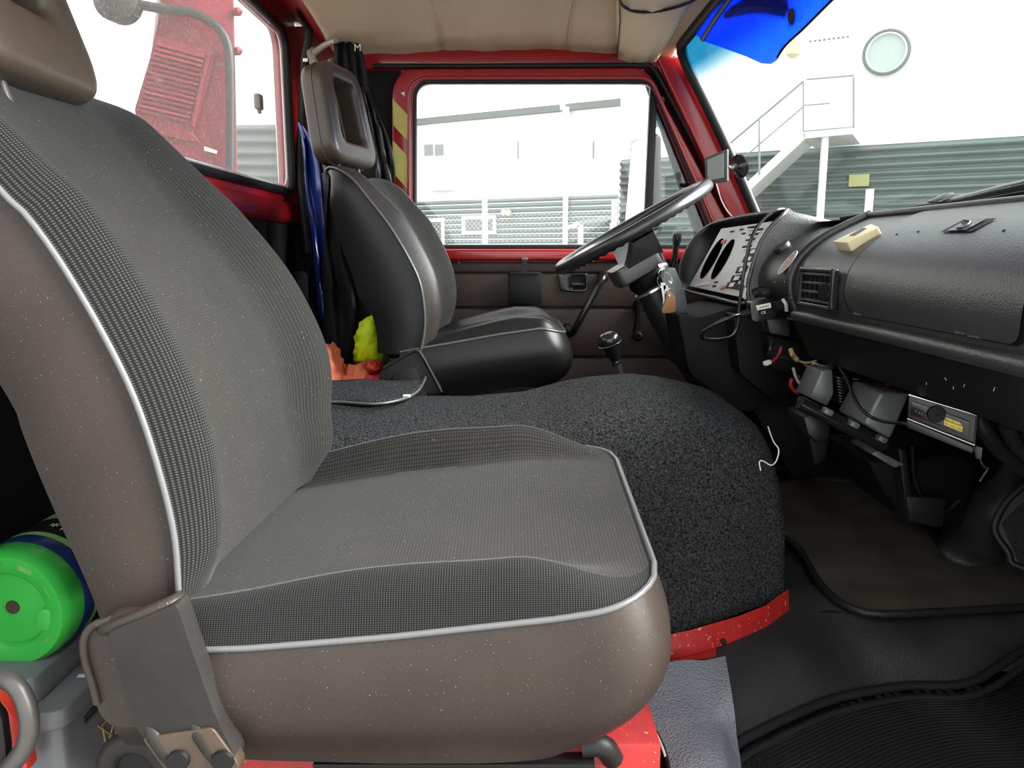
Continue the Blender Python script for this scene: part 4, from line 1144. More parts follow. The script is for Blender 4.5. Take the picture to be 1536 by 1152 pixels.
for a, b in (((995, 424), (996, 462)), ((999, 428), (1000, 455))):
    x0_, y0_ = a; x1_, y1_ = b
    prism('key', [P(x, y, 1.995) for x, y in ((x0_ - 4, y0_), (x0_ + 3, y0_), (x0_ + 4, y0_ + 8), (x0_ + 1.5, y0_ + 12), (x1_ + 1.5, y1_ - 3), (x1_, y1_), (x1_ - 2, y1_ - 6), (x1_ - 1, y1_ - 12), (x0_ - 3, y0_ + 9))], (0, 0.002, 0), M['steel'], ky)
prism('leather_fob', roundpoly([P(x, y, 1.985) for x, y in ((1000, 436), (1006, 438), (1013, 444), (1014, 466), (1010, 469), (994, 470), (993, 464), (999, 450))], 0.004), (0, 0.004, 0), M['leather'], ky, bev=0.001)
lathe('rivet', [(0.004, 0), (0.003, 0.002)], P(1004, 443, 1.9845), (0, -1, 0), M['steel'], ky, n=10)

# ------------------------------------------------------------------ gear lever
gl0 = root('gear_lever', 'gear lever with round black chrome-banded knob beside driver seat', 'gear lever', P(931, 575, 1.96))
tube('lever_rod', [V(P(938, 640, 1.97).x + 0.03, 1.98, 0.10), P(938, 640, 1.97), P(930, 560, 1.965), P(926, 545, 1.96)], 0.0085, M['steel_dark'], gl0, n=12)
kt = P(911, 503, 1.95); kb = P(925, 545, 1.96); kd = (kt - kb).normalized()
lathe('collar', [(0.011, 0), (0.012, 0.004), (0.011, 0.010)], kb - kd * 0.002, kd, M['steel'], gl0, n=20)
lathe('knob_neck', [(0.012, 0), (0.015, 0.012), (0.020, 0.032), (0.024, 0.044)], kb + kd * 0.008, kd, M['black'], gl0, n=24)
lathe('knob', [(0.024, 0), (0.029, 0.006), (0.030, 0.014), (0.029, 0.022), (0.024, 0.030), (0.014, 0.035), (0.001, 0.0365)], kb + kd * 0.050, kd, M['black_gloss'], gl0, n=32)
lathe('chrome_band', [(0.0285, 0), (0.0305, 0.0015), (0.0285, 0.003)], kb + kd * 0.055, kd, M['steel'], gl0, n=32)

# ------------------------------------------------------------------ phone charger and cables
ch = root('car_charger', 'black car charger plug with white rating label in dash socket', 'charger', P(1150, 478, 1.66))
Yc = 1.665
prism('charger_body', roundpoly([P(x, y, Yc) for x, y in ((1125, 453), (1151, 446), (1158, 450), (1165, 461), (1165, 472), (1160, 478), (1135, 483), (1128, 480))], 0.008, 4), (0, 0.035, 0), M['black_gloss'], ch, bev=0.004, seg=3)
lab = prism('rating_label', [P(x, y, Yc - 0.0005) for x, y in ((1134, 458.5), (1155.5, 454), (1158, 468), (1138, 472))], (0, -0.0006, 0), M['label_white'], ch)
prism('print_block', [P(x, y, Yc - 0.0013) for x, y in ((1138, 461), (1153, 457.5), (1153.5, 459.5), (1138.5, 463))], (0, -0.0003, 0), M['galv_dark'], lab)
prism('print_block', [P(x, y, Yc - 0.0013) for x, y in ((1136.5, 465.5), (1157, 461.5), (1158, 468), (1138, 472))], (0, -0.0003, 0), M['black'], lab)
text('ce_mark', 'CE', P(1145, 469, Yc - 0.0022), (1, 0, 0.16), (-0.16, 0, 1), 0.0085, M['label_white'], lab)
tube('charger_nose', [P(1160, 462, Yc + 0.017), P(1180, 458, Yc + 0.014)], 0.0135, M['black'], ch, n=20)
tube('socket_ring', [P(1174, 449, Yc - 0.004), P(1179, 456, Yc - 0.010), P(1180, 466, Yc - 0.004)], 0.004, M['galv'], ch, res=8, n=8)
tube('strain_relief', [P(1128, 467, Yc + 0.016), P(1110, 473, Yc + 0.014)], [0.0085, 0.0055], M['rubber'], ch, n=12)
for k in range(4):
    t = k / 3
    c_ = P(lerp(1125, 1113, t), lerp(468, 472, t), Yc + 0.015)
    lathe('relief_rib', [(0.006, 0), (0.0088 - 0.002 * t, 0.001), (0.006, 0.0025)], c_, (-1, 0, -0.3), M['rubber'], ch, n=12)
tube('charger_cable', [P(1112, 472, Yc + 0.015), P(1095, 476, 1.67), P(1070, 488, 1.68), P(1053, 500, 1.70), P(1056, 508, 1.72), P(1080, 509, 1.74), P(1100, 503, 1.76), P(1107, 485, 1.79), P(1109, 460, 1.81), P(1114, 420, 1.835), P(1120, 385, 1.84), P(1128, 355, 1.84), P(1140, 335, 1.85), P(1155, 321, 1.86), P(1170, 314, 1.87), P(1184, 316, 1.90), P(1190, 322, 1.95)], 0.0042, M['black_gloss'], ch, res=90, n=8)
# ------------------------------------------------------------------ seat box, floor coverings
sb = root('seat_box', 'red painted metal box carrying the passenger seat', 'seat box', (-0.15, 1.05, 0))
prism('box_body', [V(-0.36, 0.86, 0.0), V(0.185, 0.86, 0.0), V(0.185, 1.28, 0.0), V(-0.36, 1.28, 0.0)], (0, 0, 0.16), M['red_old'], sb, bev=0.006)
prism('front_flange', [V(0.150, 0.84, 0.012), V(0.205, 0.84, 0.012), V(0.205, 1.27, 0.012), V(0.150, 1.27, 0.012)], (0, 0, 0.012), M['red_old'], sb, bev=0.003)
for k in range(14):
    prism('rubber_rib', [V(-0.24, 0.835 - 0.0, 0.150 - k * 0.008), V(0.10, 0.835, 0.150 - k * 0.008), V(0.10, 0.835, 0.1455 - k * 0.008), V(-0.24, 0.835, 0.1455 - k * 0.008)], (0, 0.022, 0), M['rubber'], sb)
tube('seat_runner', [V(0.085, 0.85, 0.165), V(0.11, 0.85, 0.165), V(0.125, 0.86, 0.14)], 0.014, M['rubber'], sb, res=8, n=10)
prism('runner_plate', [V(-0.30, 0.95, 0.16), V(0.09, 0.95, 0.16), V(0.09, 1.25, 0.16), V(-0.30, 1.25, 0.16)], (0, 0, 0.03), M['black'], sb)

hump = root('rubber_hump', 'pale grey pebbled rubber hump in front of the passenger seat', 'floor cover', (0.3, 1.05, 0))
L_ = spline([PZ(955, 1012, 0.112), PZ(958, 1060, 0.085), PZ(985, 1100, 0.07), PZ(998, 1130, 0.062), PZ(1004, 1156, 0.058), PZ(1008, 1200, 0.05)], 22)
R_ = spline([PZ(1088, 984, 0.112), PZ(1096, 1030, 0.095), PZ(1102, 1070, 0.07), PZ(1106, 1110, 0.03), PZ(1112, 1150, 0.015), PZ(1115, 1210, 0.01)], 22)
rows = []
for a, b in zip(L_, R_):
    row = []
    for k in range(15):
        t = k / 14; p = a.lerp(b, t)
        p.z = lerp(a.z, b.z, sm(t, 0.70, 1.0)) + 0.010 * math.sin(math.pi * min(1, t * 1.35)) 
        row.append(p)
    rows.append(row)
grid('pebbled_cover', rows, M['rubber_blue'], hump, angle=80)
tube('torn_edge', L_, 0.0028, M['rubber'], hump, n=6)
tube('pale_tear', [p + V(-0.002, 0, 0.002) for p in L_[10:15]], 0.0018, M['label_white'], hump, n=5)
grid('inner_skirt', [L_, [V(p.x - 0.008, p.y, 0.0) for p in L_]], M['black'], hump)

# ribbed mat on the step
rm = root('ribbed_step_mat', 'black ribbed rubber mat on the low step floor', 'floor mat', (0.6, 1.0, 0))
edge = spline([PZ(1108, 1240, 0.006), PZ(1108, 1140, 0.006), PZ(1118, 1124, 0.006), PZ(1190, 1090, 0.006), PZ(1260, 1062, 0.006), PZ(1350, 1042, 0.006), PZ(1450, 1036, 0.006), PZ(1536, 1000, 0.010), PZ(1700, 940, 0.03)], 60)
prism('mat_base', [V(edge[0].x, 0.71, 0.004)] + [V(p.x, p.y, 0.004) for p in edge[4:]] + [V(1.05, 1.2, 0.004), V(1.05, 0.71, 0.004)], (0, 0, 0.003), M['rubber'], rm)
cen_m = V(edge[30].x + 0.15, 0.45, 0.008)
def inset_curve(d):
    out = []
    for k, p in enumerate(edge):
        q = edge[min(len(edge) - 1, k + 1)] - edge[max(0, k - 1)]
        n = V(q.y, -q.x, 0).normalized()
        r = p + n * d
        out.append(V(r.x, r.y, 0.0075))
    return out
vs, fs = [], []
for k in range(46):
    d = 0.012 + k * 0.0072
    cvs = [p for p in inset_curve(d) if p.y > 0.715]
    if len(cvs) < 3: continue
    cvs = spline(cvs, 40); b0 = len(vs)
    for p in cvs:
        vs += [p + V(0, -0.0016, 0), p + V(0, 0, 0.0026), p + V(0, 0.0016, 0)]
    for i in range(len(cvs) - 1):
        a = b0 + i * 3
        fs += [(a, a + 1, a + 4, a + 3), (a + 1, a + 2, a + 5, a + 4)]
rb = mesh('ribs', vs, fs, M['rubber'], rm); rb['kind'] = 'stuff'
for k in range(12):
    t = 0.36 + k * 0.022
    i = int(t * 59); p = edge[i]; q = (edge[i + 1] - edge[i - 1]).normalized(); n = V(q.y, -q.x, 0)
    c = V(p.x, p.y, 0.010) + n * 0.010
    box('edge_block', c, (0.010, 0.020, 0.008), M['rubber'], rm, bev=0.0015, rot=Matrix.Rotation(math.atan2(q.y, q.x), 3, 'Z'))

# worn mat in the footwell
fm = root('footwell_mat', 'worn brownish rubber mat with raised rim in passenger footwell', 'floor mat', (0.8, 1.6, 0.1))
zm = 0.108
mo = [(1150, 735), (1205, 722), (1262, 724), (1300, 730), (1340, 748), (1372, 772), (1396, 804), (1418, 832), (1450, 847), (1480, 850), (1505, 843), (1530, 838), (1600, 820), (1650, 905), (1536, 915), (1420, 922), (1330, 926), (1290, 922), (1255, 905), (1228, 878), (1212, 850), (1196, 825), (1168, 800)]
mp_ = spline([PZ(x, y, zm) for x, y in mo], 90, closed=True)
prism('mat_face', mp_, (0, 0, 0.006), M['foot_mat'], fm)
tube('raised_rim', [p + V(0, 0, 0.006) for p in mp_], 0.0075, M['rubber'], fm, closed=True, n=8)
# leathery hump and ribbed rest beside the mat
hp = root('footwell_hump', 'leathery black rubber hump at the front of the footwell', 'floor cover', (0.9, 1.5, 0.1))
rows = []
tp_ = spline([PZ(1408, 815, 0.115), P(1420, 770, 1.72), P(1432, 745, 1.70), P(1460, 733, 1.66), P(1492, 712, 1.60), P(1540, 640, 1.50)], 24)
bt_ = spline([PZ(1412, 838, 0.112), PZ(1428, 845, 0.112), PZ(1450, 850, 0.112), PZ(1480, 852, 0.112), PZ(1512, 842, 0.112), PZ(1560, 800, 0.112)], 24)
for k in range(9):
    t = k / 8
    rows.append([a.lerp(b, t) + V(-0.02, -0.03, 0.02) * math.sin(math.pi * t) for a, b in zip(tp_, bt_)])
grid('hump_cover', rows, M['rubber_mat'], hp, angle=80, thick=0.004)
fr_ = root('ribbed_foot_rest', 'black ribbed rubber foot rest at the door side', 'foot rest', (0.9, 1.3, 0.12))
ro = [P(x, y, Y) for x, y, Y in ((1536, 728, 1.44), (1512, 750, 1.44), (1495, 778, 1.44), (1492, 795, 1.43), (1500, 812, 1.42), (1514, 830, 1.40), (1520, 845, 1.38), (1560, 860, 1.36), (1640, 850, 1.34), (1640, 700, 1.42))]
o_ = ro[0]; nn_ = (ro[3] - ro[0]).cross(ro[8] - ro[0]).normalized()
ro = [p - nn_ * (p - o_).dot(nn_) for p in ro]
if nn_.y > 0: nn_ = -nn_
prism('rest_base', ro, -nn_ * 0.02, M['rubber'], fr_)
tube('rest_rim', spline(ro[:8], 30), 0.007, M['rubber'], fr_, n=8)
for k in range(22):
    t = k / 21
    a = PP(lerp(1500, 1530, t) + 2, lerp(782, 850, t) + 4, o_, nn_); b = PP(1600, lerp(690, 820, t), o_, nn_)
    tube('rib', [a + nn_ * 0.001, b + nn_ * 0.001], 0.0018, M['rubber'], fr_, n=5)

# ------------------------------------------------------------------ heater and wiring under the dash
ht = root('heater_unit', 'dark heater box with ducts hanging below the glovebox', 'heater', (0.85, 1.5, 0.12))
def q(pts, Y): return [P(x, y, Y) for x, y in pts]
prism('fan_housing', q([(1300, 690), (1350, 690), (1440, 680), (1470, 700), (1445, 790), (1360, 782), (1325, 740)], 1.62), (0, 0.25, 0), M['black'], ht, bev=0.012, seg=3)
tube('fan_scroll', q([(1368, 668), (1372, 720), (1390, 755), (1415, 768), (1440, 750)], 1.60), 0.006, M['black'], ht, res=20)
prism('front_rib', q([(1348, 672), (1360, 676), (1372, 782), (1362, 786)], 1.58), (0, 0.06, 0), M['dash_smooth'], ht, bev=0.003)
prism('lower_lip', q([(1360, 745), (1420, 748), (1415, 790), (1408, 792), (1364, 782)], 1.575), (0, 0.03, 0), M['dash_smooth'], ht, bev=0.004)
prism('grey_tray', q([(1307, 681), (1317, 676), (1357, 697), (1342, 702)], 1.48), (0, 0.10, 0), M['sheet'], ht, bev=0.002)
tube('cross_rail', q([(1200, 604), (1262, 636), (1328, 668)], 1.45), 0.013, M['black_gloss'], ht, n=12)
tube('cross_rail', q([(1198, 598), (1262, 628), (1332, 660)], 1.46), 0.006, M['dash_smooth'], ht, n=8)
for x, y in ((1241, 617), (1280, 636), (1322, 658)):
    box('rail_clip', P(x, y, 1.435), (0.018, 0.02, 0.012), M['sheet'], ht, bev=0.003, rot=(0, 0.45, 0))
prism('left_duct', q([(1249, 554), (1251, 590), (1241, 610), (1215, 597), (1233, 556)], 1.50), (0, 0.08, 0), M['sheet'], ht, bev=0.004)
prism('right_duct', q([(1323, 588), (1366, 590), (1336, 659), (1296, 636)], 1.40), (0, 0.12, 0), M['sheet'], ht, bev=0.006, seg=3)
prism('side_box', q([(1206, 626), (1226, 620), (1246, 634), (1244, 658), (1226, 664), (1212, 652)], 1.52), (0, 0.10, 0), M['dash_smooth'], ht, bev=0.004)
prism('lower_step', q([(1213, 654), (1228, 662), (1244, 658), (1240, 690), (1222, 700)], 1.55), (0, 0.08, 0), M['black'], ht, bev=0.004)
def coil(nm, x, y0, y1, Y, r, turns):
    a, b = P(x, y0, Y), P(x + 4, y1, Y + 0.02); pts = []
    for k in range(turns * 10 + 1):
        t = k / (turns * 10); an = 2 * math.pi * turns * t
        pts.append(a.lerp(b, t) + V(math.cos(an) * r, math.sin(an) * r, 0))
    o = tube(nm, pts, 0.0035, M['black_gloss'], ht, n=6)
    lathe('hose_core', [(r * 0.92, 0), (r * 0.92, (b - a).length)], a, (b - a), M['black'], o, n=16)
coil('corrugated_hose', 1258, 562, 602, 1.55, 0.018, 9)
coil('corrugated_hose', 1286, 562, 625, 1.57, 0.030, 11)
lathe('hose_cuff', [(0.022, 0), (0.024, 0.006), (0.022, 0.012)], P(1289, 628, 1.56), (0, 0, 1), M['sheet'], ht, n=24)
tube('bowden_cable', [P(1258, 548, 1.50), P(1272, 572, 1.46), P(1280, 594, 1.42), P(1296, 618, 1.38), P(1320, 631, 1.34), P(1352, 635, 1.28), P(1366, 637, 1.22)], 0.0032, M['black_gloss'], ht, res=30, n=8)
# control box with thumb wheel and yellow label
hc = root('heater_control', 'dark metal heater control box with yellow label under dash', 'control box', P(1410, 690, 1.2))
Yh = 1.20
def hq(pts, off=0.0):
    out = []
    for x, y in pts:
        Y = Yh - (x - 1362) / 103.0 * 0.055
        out.append(P(x, y, Y + off))
    return out
face = hq([(1363, 592), (1466, 623), (1462, 668), (1361, 628)])
nf = (face[1] - face[0]).cross(face[3] - face[0]).normalized()
if nf.y > 0: nf = -nf
prism('control_body', face, -nf * 0.05, M['dash_smooth'], hc, bev=0.002)
prism('front_plate', hq([(1368, 601), (1455, 632), (1453, 655), (1366, 621)], -0.001), -nf * -0.003, M['black_gloss'], hc, bev=0.0008)
tube('bright_edge', hq([(1363, 592), (1466, 623)], -0.002), 0.0018, M['steel'], hc, n=6)
tube('bright_edge', hq([(1361, 628), (1462, 668)], -0.002), 0.0020, M['steel'], hc, n=6)
tube('bright_edge', hq([(1466, 623), (1461, 676)], -0.002), 0.0014, M['steel'], hc, n=6)
prism('lower_rail', hq([(1360, 630), (1460, 671), (1459, 681), (1361, 642)], 0.0), -nf * 0.03, M['dash_smooth'], hc, bev=0.002)
lathe('thumb_wheel', [(0.012, -0.006), (0.013, -0.003), (0.013, 0.003), (0.012, 0.006), (0.003, 0.0065), (0.003, 0.004), (0.001, 0.004)], hq([(1404, 621)], -0.006)[0], (-0.35, -1, 0.1), M['black'], hc, n=32)
lbp = hq([(1417, 625), (1440, 634), (1444, 640), (1443, 648), (1416, 637)], -0.0045)
lb = prism('yellow_label', lbp, nf * 0.0005, M['yellow_label'], hc)
e_r = (lbp[1] - lbp[0]).normalized(); e_u = nf.cross(e_r)
if e_u.z < 0: e_u = -e_u
text('label_print', 'Neufrosta', hq([(1429.5, 633.5)], -0.0058)[0] + nf * 0.0015, e_r, e_u, 0.0062, M['black'], lb)
text('label_print', 'für neue Hei', hq([(1430, 639.5)], -0.0058)[0] + nf * 0.0015, e_r, e_u, 0.0048, M['black'], lb)
for k, (x, y) in enumerate(((1374, 617), (1379, 619), (1383, 620.5))):
    lathe('slot_mark', [(0.0016, 0), (0.0014, 0.001)], hq([(x, y)], -0.0045)[0], nf, M['steel_dark'], hc, n=8)
prism('mount_tab', hq([(1461, 668), (1474, 672), (1472, 690), (1463, 688)], 0.004), -nf * 0.004, M['dash_smooth'], hc, bev=0.001)
for nm, pts, r in (('heater_hose', [(1463, 622, 1.20), (1480, 650, 1.20), (1505, 678, 1.22), (1540, 705, 1.24)], 0.0135), ('heater_hose', [(1510, 636, 1.16), (1518, 655, 1.17), (1530, 672, 1.18), (1560, 700, 1.18)], 0.012)):
    tube(nm, [P(*p) for p in pts], r, M['rubber'], ht, res=16, n=14)
tube('spring_clip', q([(1470, 690), (1476, 700), (1482, 702), (1474, 715), (1470, 722)], 1.35), 0.002, M['steel_dark'], ht, res=14, n=6)
# loose wiring
wi = root('wiring_loom', 'tangle of loose coloured wires hanging under the dash centre', 'wires', P(1185, 560, 1.72))
random.seed(11)
prism('loom_bundle', q([(1150, 500), (1262, 530), (1258, 552), (1200, 566), (1158, 556)], 1.80), (0, 0.1, 0), M['black'], wi, bev=0.01)
for nm, pts, r, m in (('red_wire', [(1172, 520), (1168, 532), (1160, 542)], 0.0028, 'wire_red'), ('red_wire', [(1188, 568), (1186, 578), (1194, 588), (1204, 584), (1214, 578), (1224, 574)], 0.0040, 'wire_red'), ('red_wire', [(1196, 590), (1202, 583), (1206, 590)], 0.0045, 'wire_red'), ('tan_wire', [(1187, 532), (1195, 540), (1208, 544), (1222, 542), (1228, 537)], 0.0022, 'wire_yellow'), ('tan_wire', [(1186, 524), (1190, 534), (1196, 540)], 0.005, 'wire_yellow'), ('white_wire', [(1218, 545), (1232, 550), (1248, 551)], 0.0045, 'wire_white'), ('grey_wire', [(1190, 552), (1194, 566), (1200, 576), (1212, 588)], 0.003, 'wire_white'), ('black_wire', [(1170, 535), (1184, 541), (1196, 560), (1204, 574)], 0.003, 'black_gloss'), ('black_wire', [(1160, 512), (1155, 524), (1152, 534)], 0.003, 'black_gloss'), ('dark_red_wire', [(1206, 546), (1218, 554), (1226, 564), (1228, 572)], 0.0022, 'wire_red'), ('black_wire', [(1228, 538), (1244, 545), (1258, 550), (1268, 562)], 0.004, 'black_gloss'), ('red_wire', [(1320, 585), (1330, 577), (1344, 575), (1356, 582)], 0.003, 'wire_red')):
    tube(nm, [P(x, y, 1.68 + random.uniform(-.02, .02)) for x, y in pts], r * 1.15, M[m], wi, res=14, n=7)
box('wire_connector', P(1151, 544, 1.70), (0.016, 0.012, 0.010), M['label_white'], wi, bev=0.002, rot=(0, -0.3, 0.3))
box('wire_connector', P(1208, 586, 1.71), (0.02, 0.012, 0.012), M['wire_yellow'], wi, bev=0.002, rot=(0, 0.5, 0))

# ------------------------------------------------------------------ things behind the passenger seat
gc = root('green_canister', 'bright green lidded canister lying behind the passenger seat', 'canister', P(20, 1010, 0.95))
Yg = 0.92
gcen = P(10, 917, Yg); rg = (P(103, 917, Yg) - gcen).length
axg = V(0.03, 1, 0.0).normalized()
lathe('cap', [(0.001, 0.012), (rg * 0.16, 0.012), (rg * 0.16, 0.0115), (rg * 0.60, 0.011), (rg * 0.62, 0.004), (rg * 0.66, 0.001), (rg * 0.92, -0.001), (rg * 0.985, 0.006), (rg, 0.014), (rg * 1.0, 0.036), (rg * 0.985, 0.040)], gcen, axg, M['green'], gc, n=56, angle=50)
lathe('cap_hole', [(rg * 0.115, 0), (rg * 0.115, 0.003)], gcen + axg * 0.0105, axg, M['rust'], gc, n=20)
gx = P(1, 909, Yg); 
prism('cap_grip', roundpoly([gcen + V(rg * 0.50, -0.001, -rg * 0.02), gcen + V(rg * 0.62, -0.001, rg * 0.06), gcen + V(rg * 0.93, -0.001, -rg * 0.16), gcen + V(rg * 0.90, -0.001, -rg * 0.30), gcen + V(rg * 0.55, -0.001, -rg * 0.33), gcen + V(rg * 0.44, -0.001, -rg * 0.30)], 0.006), (0, 0.012, 0), M['green'], gc, bev=0.004, seg=3)
for a, w in ((62, 0.30), (25, 0.26), (-38, 0.14), (95, 0.2)):
    an = math.radians(a); pts = []
    for k in range(8): pts.append(gcen + V(math.cos(an + w * (k / 7 - .5)) * rg * 0.85, -0.0016, math.sin(an + w * (k / 7 - .5)) * rg * 0.85))
    for k in range(8): pts.append(gcen + V(math.cos(an + w * (.5 - k / 7)) * rg * 0.76, -0.0016, math.sin(an + w * (.5 - k / 7)) * rg * 0.76))
    mesh('mud_stain', pts, [tuple(range(16))], M['dirt'], gc, False)
lathe('blue_band', [(rg * 0.985, 0.038), (rg * 1.005, 0.040), (rg * 1.005, 0.062), (rg * 0.98, 0.064)], gcen, axg, M['navy'], gc, n=56)
bd = lathe('label_body', [(rg * 0.98, 0.062), (rg * 1.0, 0.064), (rg * 1.0, 0.34), (rg * 0.9, 0.36)], gcen, axg, M['green_dull'], gc, n=56)
lathe('black_stripe', [(rg * 1.0, 0.074), (rg * 1.004, 0.0745), (rg * 1.004, 0.126), (rg * 1.0, 0.127)], gcen, axg, M['black'], bd, n=56)
def curved_text(s, y_off, a0, da, h, nm):
    for k, chh in enumerate(s):
        if chh == ' ': continue
        a = math.radians(a0 + da * k)
        rad = V(math.cos(a), 0, math.sin(a))
        text(nm, chh, gcen + axg * y_off + rad * (rg * 1.007), V(-math.sin(a), 0, math.cos(a)) * (1 if da > 0 else -1), axg * (1 if da < 0 else -1), h, M['label_white'], bd, 0.0006)
curved_text('*', 0.092, 83, -9, 0.030, 'printed_letter')
curved_text('HER', 0.092, 70, -9, 0.018, 'printed_letter')
for k in range(9):
    a = math.radians(70 - k * 4.2); rad = V(math.cos(a), 0, math.sin(a)); tv = V(math.sin(a), 0, -math.cos(a))
    c_ = gcen + axg * 0.112 + rad * (rg * 1.006)
    mesh('faded_print', [c_ - tv * 0.002 - axg * 0.004, c_ + tv * 0.002 - axg * 0.004, c_ + tv * 0.002 + axg * 0.004, c_ - tv * 0.002 + axg * 0.004], [(0, 1, 2, 3)], M['label_white'], bd, False)

bt = root('car_battery', 'grey battery case with black label behind the passenger seat', 'battery', P(60, 1150, 0.95))
bx1 = P(90, 1100, 0.87).x; by0 = 0.87; btz = P(60, 1092, 0.87).z
prism('case', roundpoly([V(bx1 - 0.155, by0, 0.005), V(bx1, by0, 0.005), V(bx1, by0 + 0.33, 0.005), V(bx1 - 0.155, by0 + 0.33, 0.005)], 0.018), (0, 0, btz - 0.005), M['grey_plastic'], bt, bev=0.004)
lz = btz
lidp = roundpoly([V(bx1 - 0.165, by0 - 0.010, lz), V(bx1 + 0.010, by0 - 0.010, lz), V(bx1 + 0.010, by0 + 0.34, lz), V(bx1 - 0.165, by0 + 0.34, lz)], 0.024)
bl = prism('lid', lidp, (0, 0, 0.026), M['grey_plastic'], bt, bev=0.003, seg=3)
prism('lid_block', roundpoly([V(bx1 - 0.15, by0 + 0.002, lz + 0.026), V(bx1 - 0.030, by0 + 0.002, lz + 0.026), V(bx1 - 0.030, by0 + 0.32, lz + 0.026), V(bx1 - 0.15, by0 + 0.32, lz + 0.026)], 0.02), (0, 0, 0.036), M['grey_plastic'], bl, bev=0.005, seg=3)
for k in range(8):
    box('moulded_mark', V(bx1 - 0.010, by0 + 0.075 + k * 0.016, lz + 0.0268), (0.012, 0.007, 0.0012), M['galv'], bl, bev=0.0004)
for k in range(2):
    prism('side_groove', [V(bx1 + 0.0003, by0 + 0.05, lz - 0.018 - k * 0.007), V(bx1 + 0.0003, by0 + 0.28, lz - 0.018 - k * 0.007), V(bx1 + 0.0003, by0 + 0.28, lz - 0.022 - k * 0.007), V(bx1 + 0.0003, by0 + 0.05, lz - 0.022 - k * 0.007)], (0.002, 0, 0), M['steel_dark'], bt)
lbl = prism('black_label', [V(bx1 + x, y, z) for x, y, z in [(0.0004, by0 + 0.3 * 0 + yy, zz) for yy, zz in [(c_[0] + by0 + 0.17, c_[1] + lz - 0.115) for c_ in rrect(0.27, 0.15, 0.012)]]], (0.0012, 0, 0), M['black_gloss'], bt)
xl = bx1 + 0.0022
def lseg(y0_, z0_, y1_, z1_, r=0.0011, nm='printed_line'):
    tube(nm, [V(xl, by0 + y0_, lz + z0_), V(xl, by0 + y1_, lz + z1_)], r, M['wire_yellow'], lbl, n=5)
# crossed-out bin
for a in ((0.085, -0.055, 0.125, -0.055), (0.088, -0.058, 0.093, -0.105), (0.122, -0.058, 0.117, -0.105), (0.093, -0.105, 0.117, -0.105), (0.078, -0.050, 0.132, -0.112), (0.132, -0.050, 0.078, -0.112)): lseg(*a)
for k in range(6): lseg(0.15 + k * 0.0, -0.05 - k * 0.012, 0.29, -0.05 - k * 0.012)
text('printed_letters', 'Pb', V(xl, by0 + 0.105, lz - 0.135), (0, 1, 0), (0, 0, 1), 0.028, M['wire_yellow'], lbl, 0.0004)

jc = root('ring_clamp', 'grey steel ring and red clamp lying beside the battery', 'clamp', P(10, 1150, 0.8))
tube('steel_ring', [P(x, y, Y) for x, y, Y in ((-40, 1030, 0.82), (-10, 1018, 0.81), (18, 1024, 0.80), (36, 1048, 0.795), (44, 1085, 0.79), (38, 1118, 0.79), (22, 1142, 0.79), (5, 1160, 0.79))], 0.0105, M['steel_dark'], jc, res=30, n=14)
prism('red_grip', roundpoly([P(x, y, 0.83) for x, y in ((-20, 1040), (8, 1058), (26, 1085), (34, 1120), (42, 1160), (12, 1170), (14, 1110), (-4, 1075))], 0.008), (0, 0.02, 0), M['red_plastic'], jc, bev=0.006, seg=3)
prism('dark_jaw', roundpoly([P(x, y, 0.80) for x, y in ((-15, 1055), (2, 1075), (8, 1120), (10, 1160), (-15, 1165))], 0.006), (0, 0.012, 0), M['bracket'], jc, bev=0.004)
rl = root('rubber_roller', 'dark round rubber roller below the seat hinge bracket', 'roller', P(195, 1150, 0.80))
rc_ = P(205, 1150, 0.80)
tube('tyre', [rc_ + V(math.cos(a) * 0.032, 0, math.sin(a) * 0.032) for a in [2 * math.pi * k / 32 for k in range(32)]], 0.014, M['bracket'], rl, closed=True, n=12)
lathe('hub', [(0.026, 0), (0.026, 0.01)], rc_ + V(0, -0.004, 0), (0, 1, 0), M['apron'], rl, n=24)
sf = root('rear_shelf', 'black storage shelf behind the passenger seat', 'shelf', P(0, 760, 1.3))
prism('shelf_board', [P(-160, 735, 1.25), P(60, 690, 1.50), P(60, 640, 1.9), P(-160, 640, 1.9)], (0, 0, -0.02), M['sheet'], sf)
tube('shelf_edge', [P(-160, 745, 1.25), P(0, 724, 1.32), P(60, 702, 1.48)], 0.012, M['black'], sf, n=8)
tube('shelf_edge', [P(-160, 770, 1.22), P(0, 742, 1.28), P(70, 716, 1.45)], 0.004, M['bracket'], sf, n=6)
prism('shelf_front', [P(-160, 745, 1.26), P(70, 706, 1.46), P(70, 800, 1.46), P(-160, 860, 1.26)], (0, 0.01, 0), M['black'], sf)
# ------------------------------------------------------------------ things in the far rear corner
def cloth(nm, cols, m, parent, nx=14, amp=0.006, freq=5.0, thick=0.006, ph=0.0):
    """hanging cloth between two traced edges with vertical folds"""
    A, B = cols; A = spline(A, 24); B = spline(B, 24); rows = []
    for i, (a, b) in enumerate(zip(A, B)):
        row = []
        for k in range(nx + 1):
            t = k / nx; p = a.lerp(b, t)
            f = amp * math.sin(t * freq * 2 * math.pi + ph + 1.2 * math.sin(i * 0.25)) + amp * 0.5 * math.sin(t * freq * 4.3 + i * 0.5)
            row.append(p + V(f * 0.5, -f, 0))
        rows.append(row)
    return grid(nm, rows, m, parent, thick=thick, angle=80)
hk = root('coat_hook', 'grey plastic double coat hook on the rear pillar', 'hook', P(475, 85, 2.62))
prism('hook_plate', roundpoly([P(x, y, 2.66) for x, y in ((463, 82), (467, 70), (475, 76), (478, 92), (474, 104), (468, 100))], 0.008), (0, -0.03, 0), M['hook'], hk, bev=0.004)
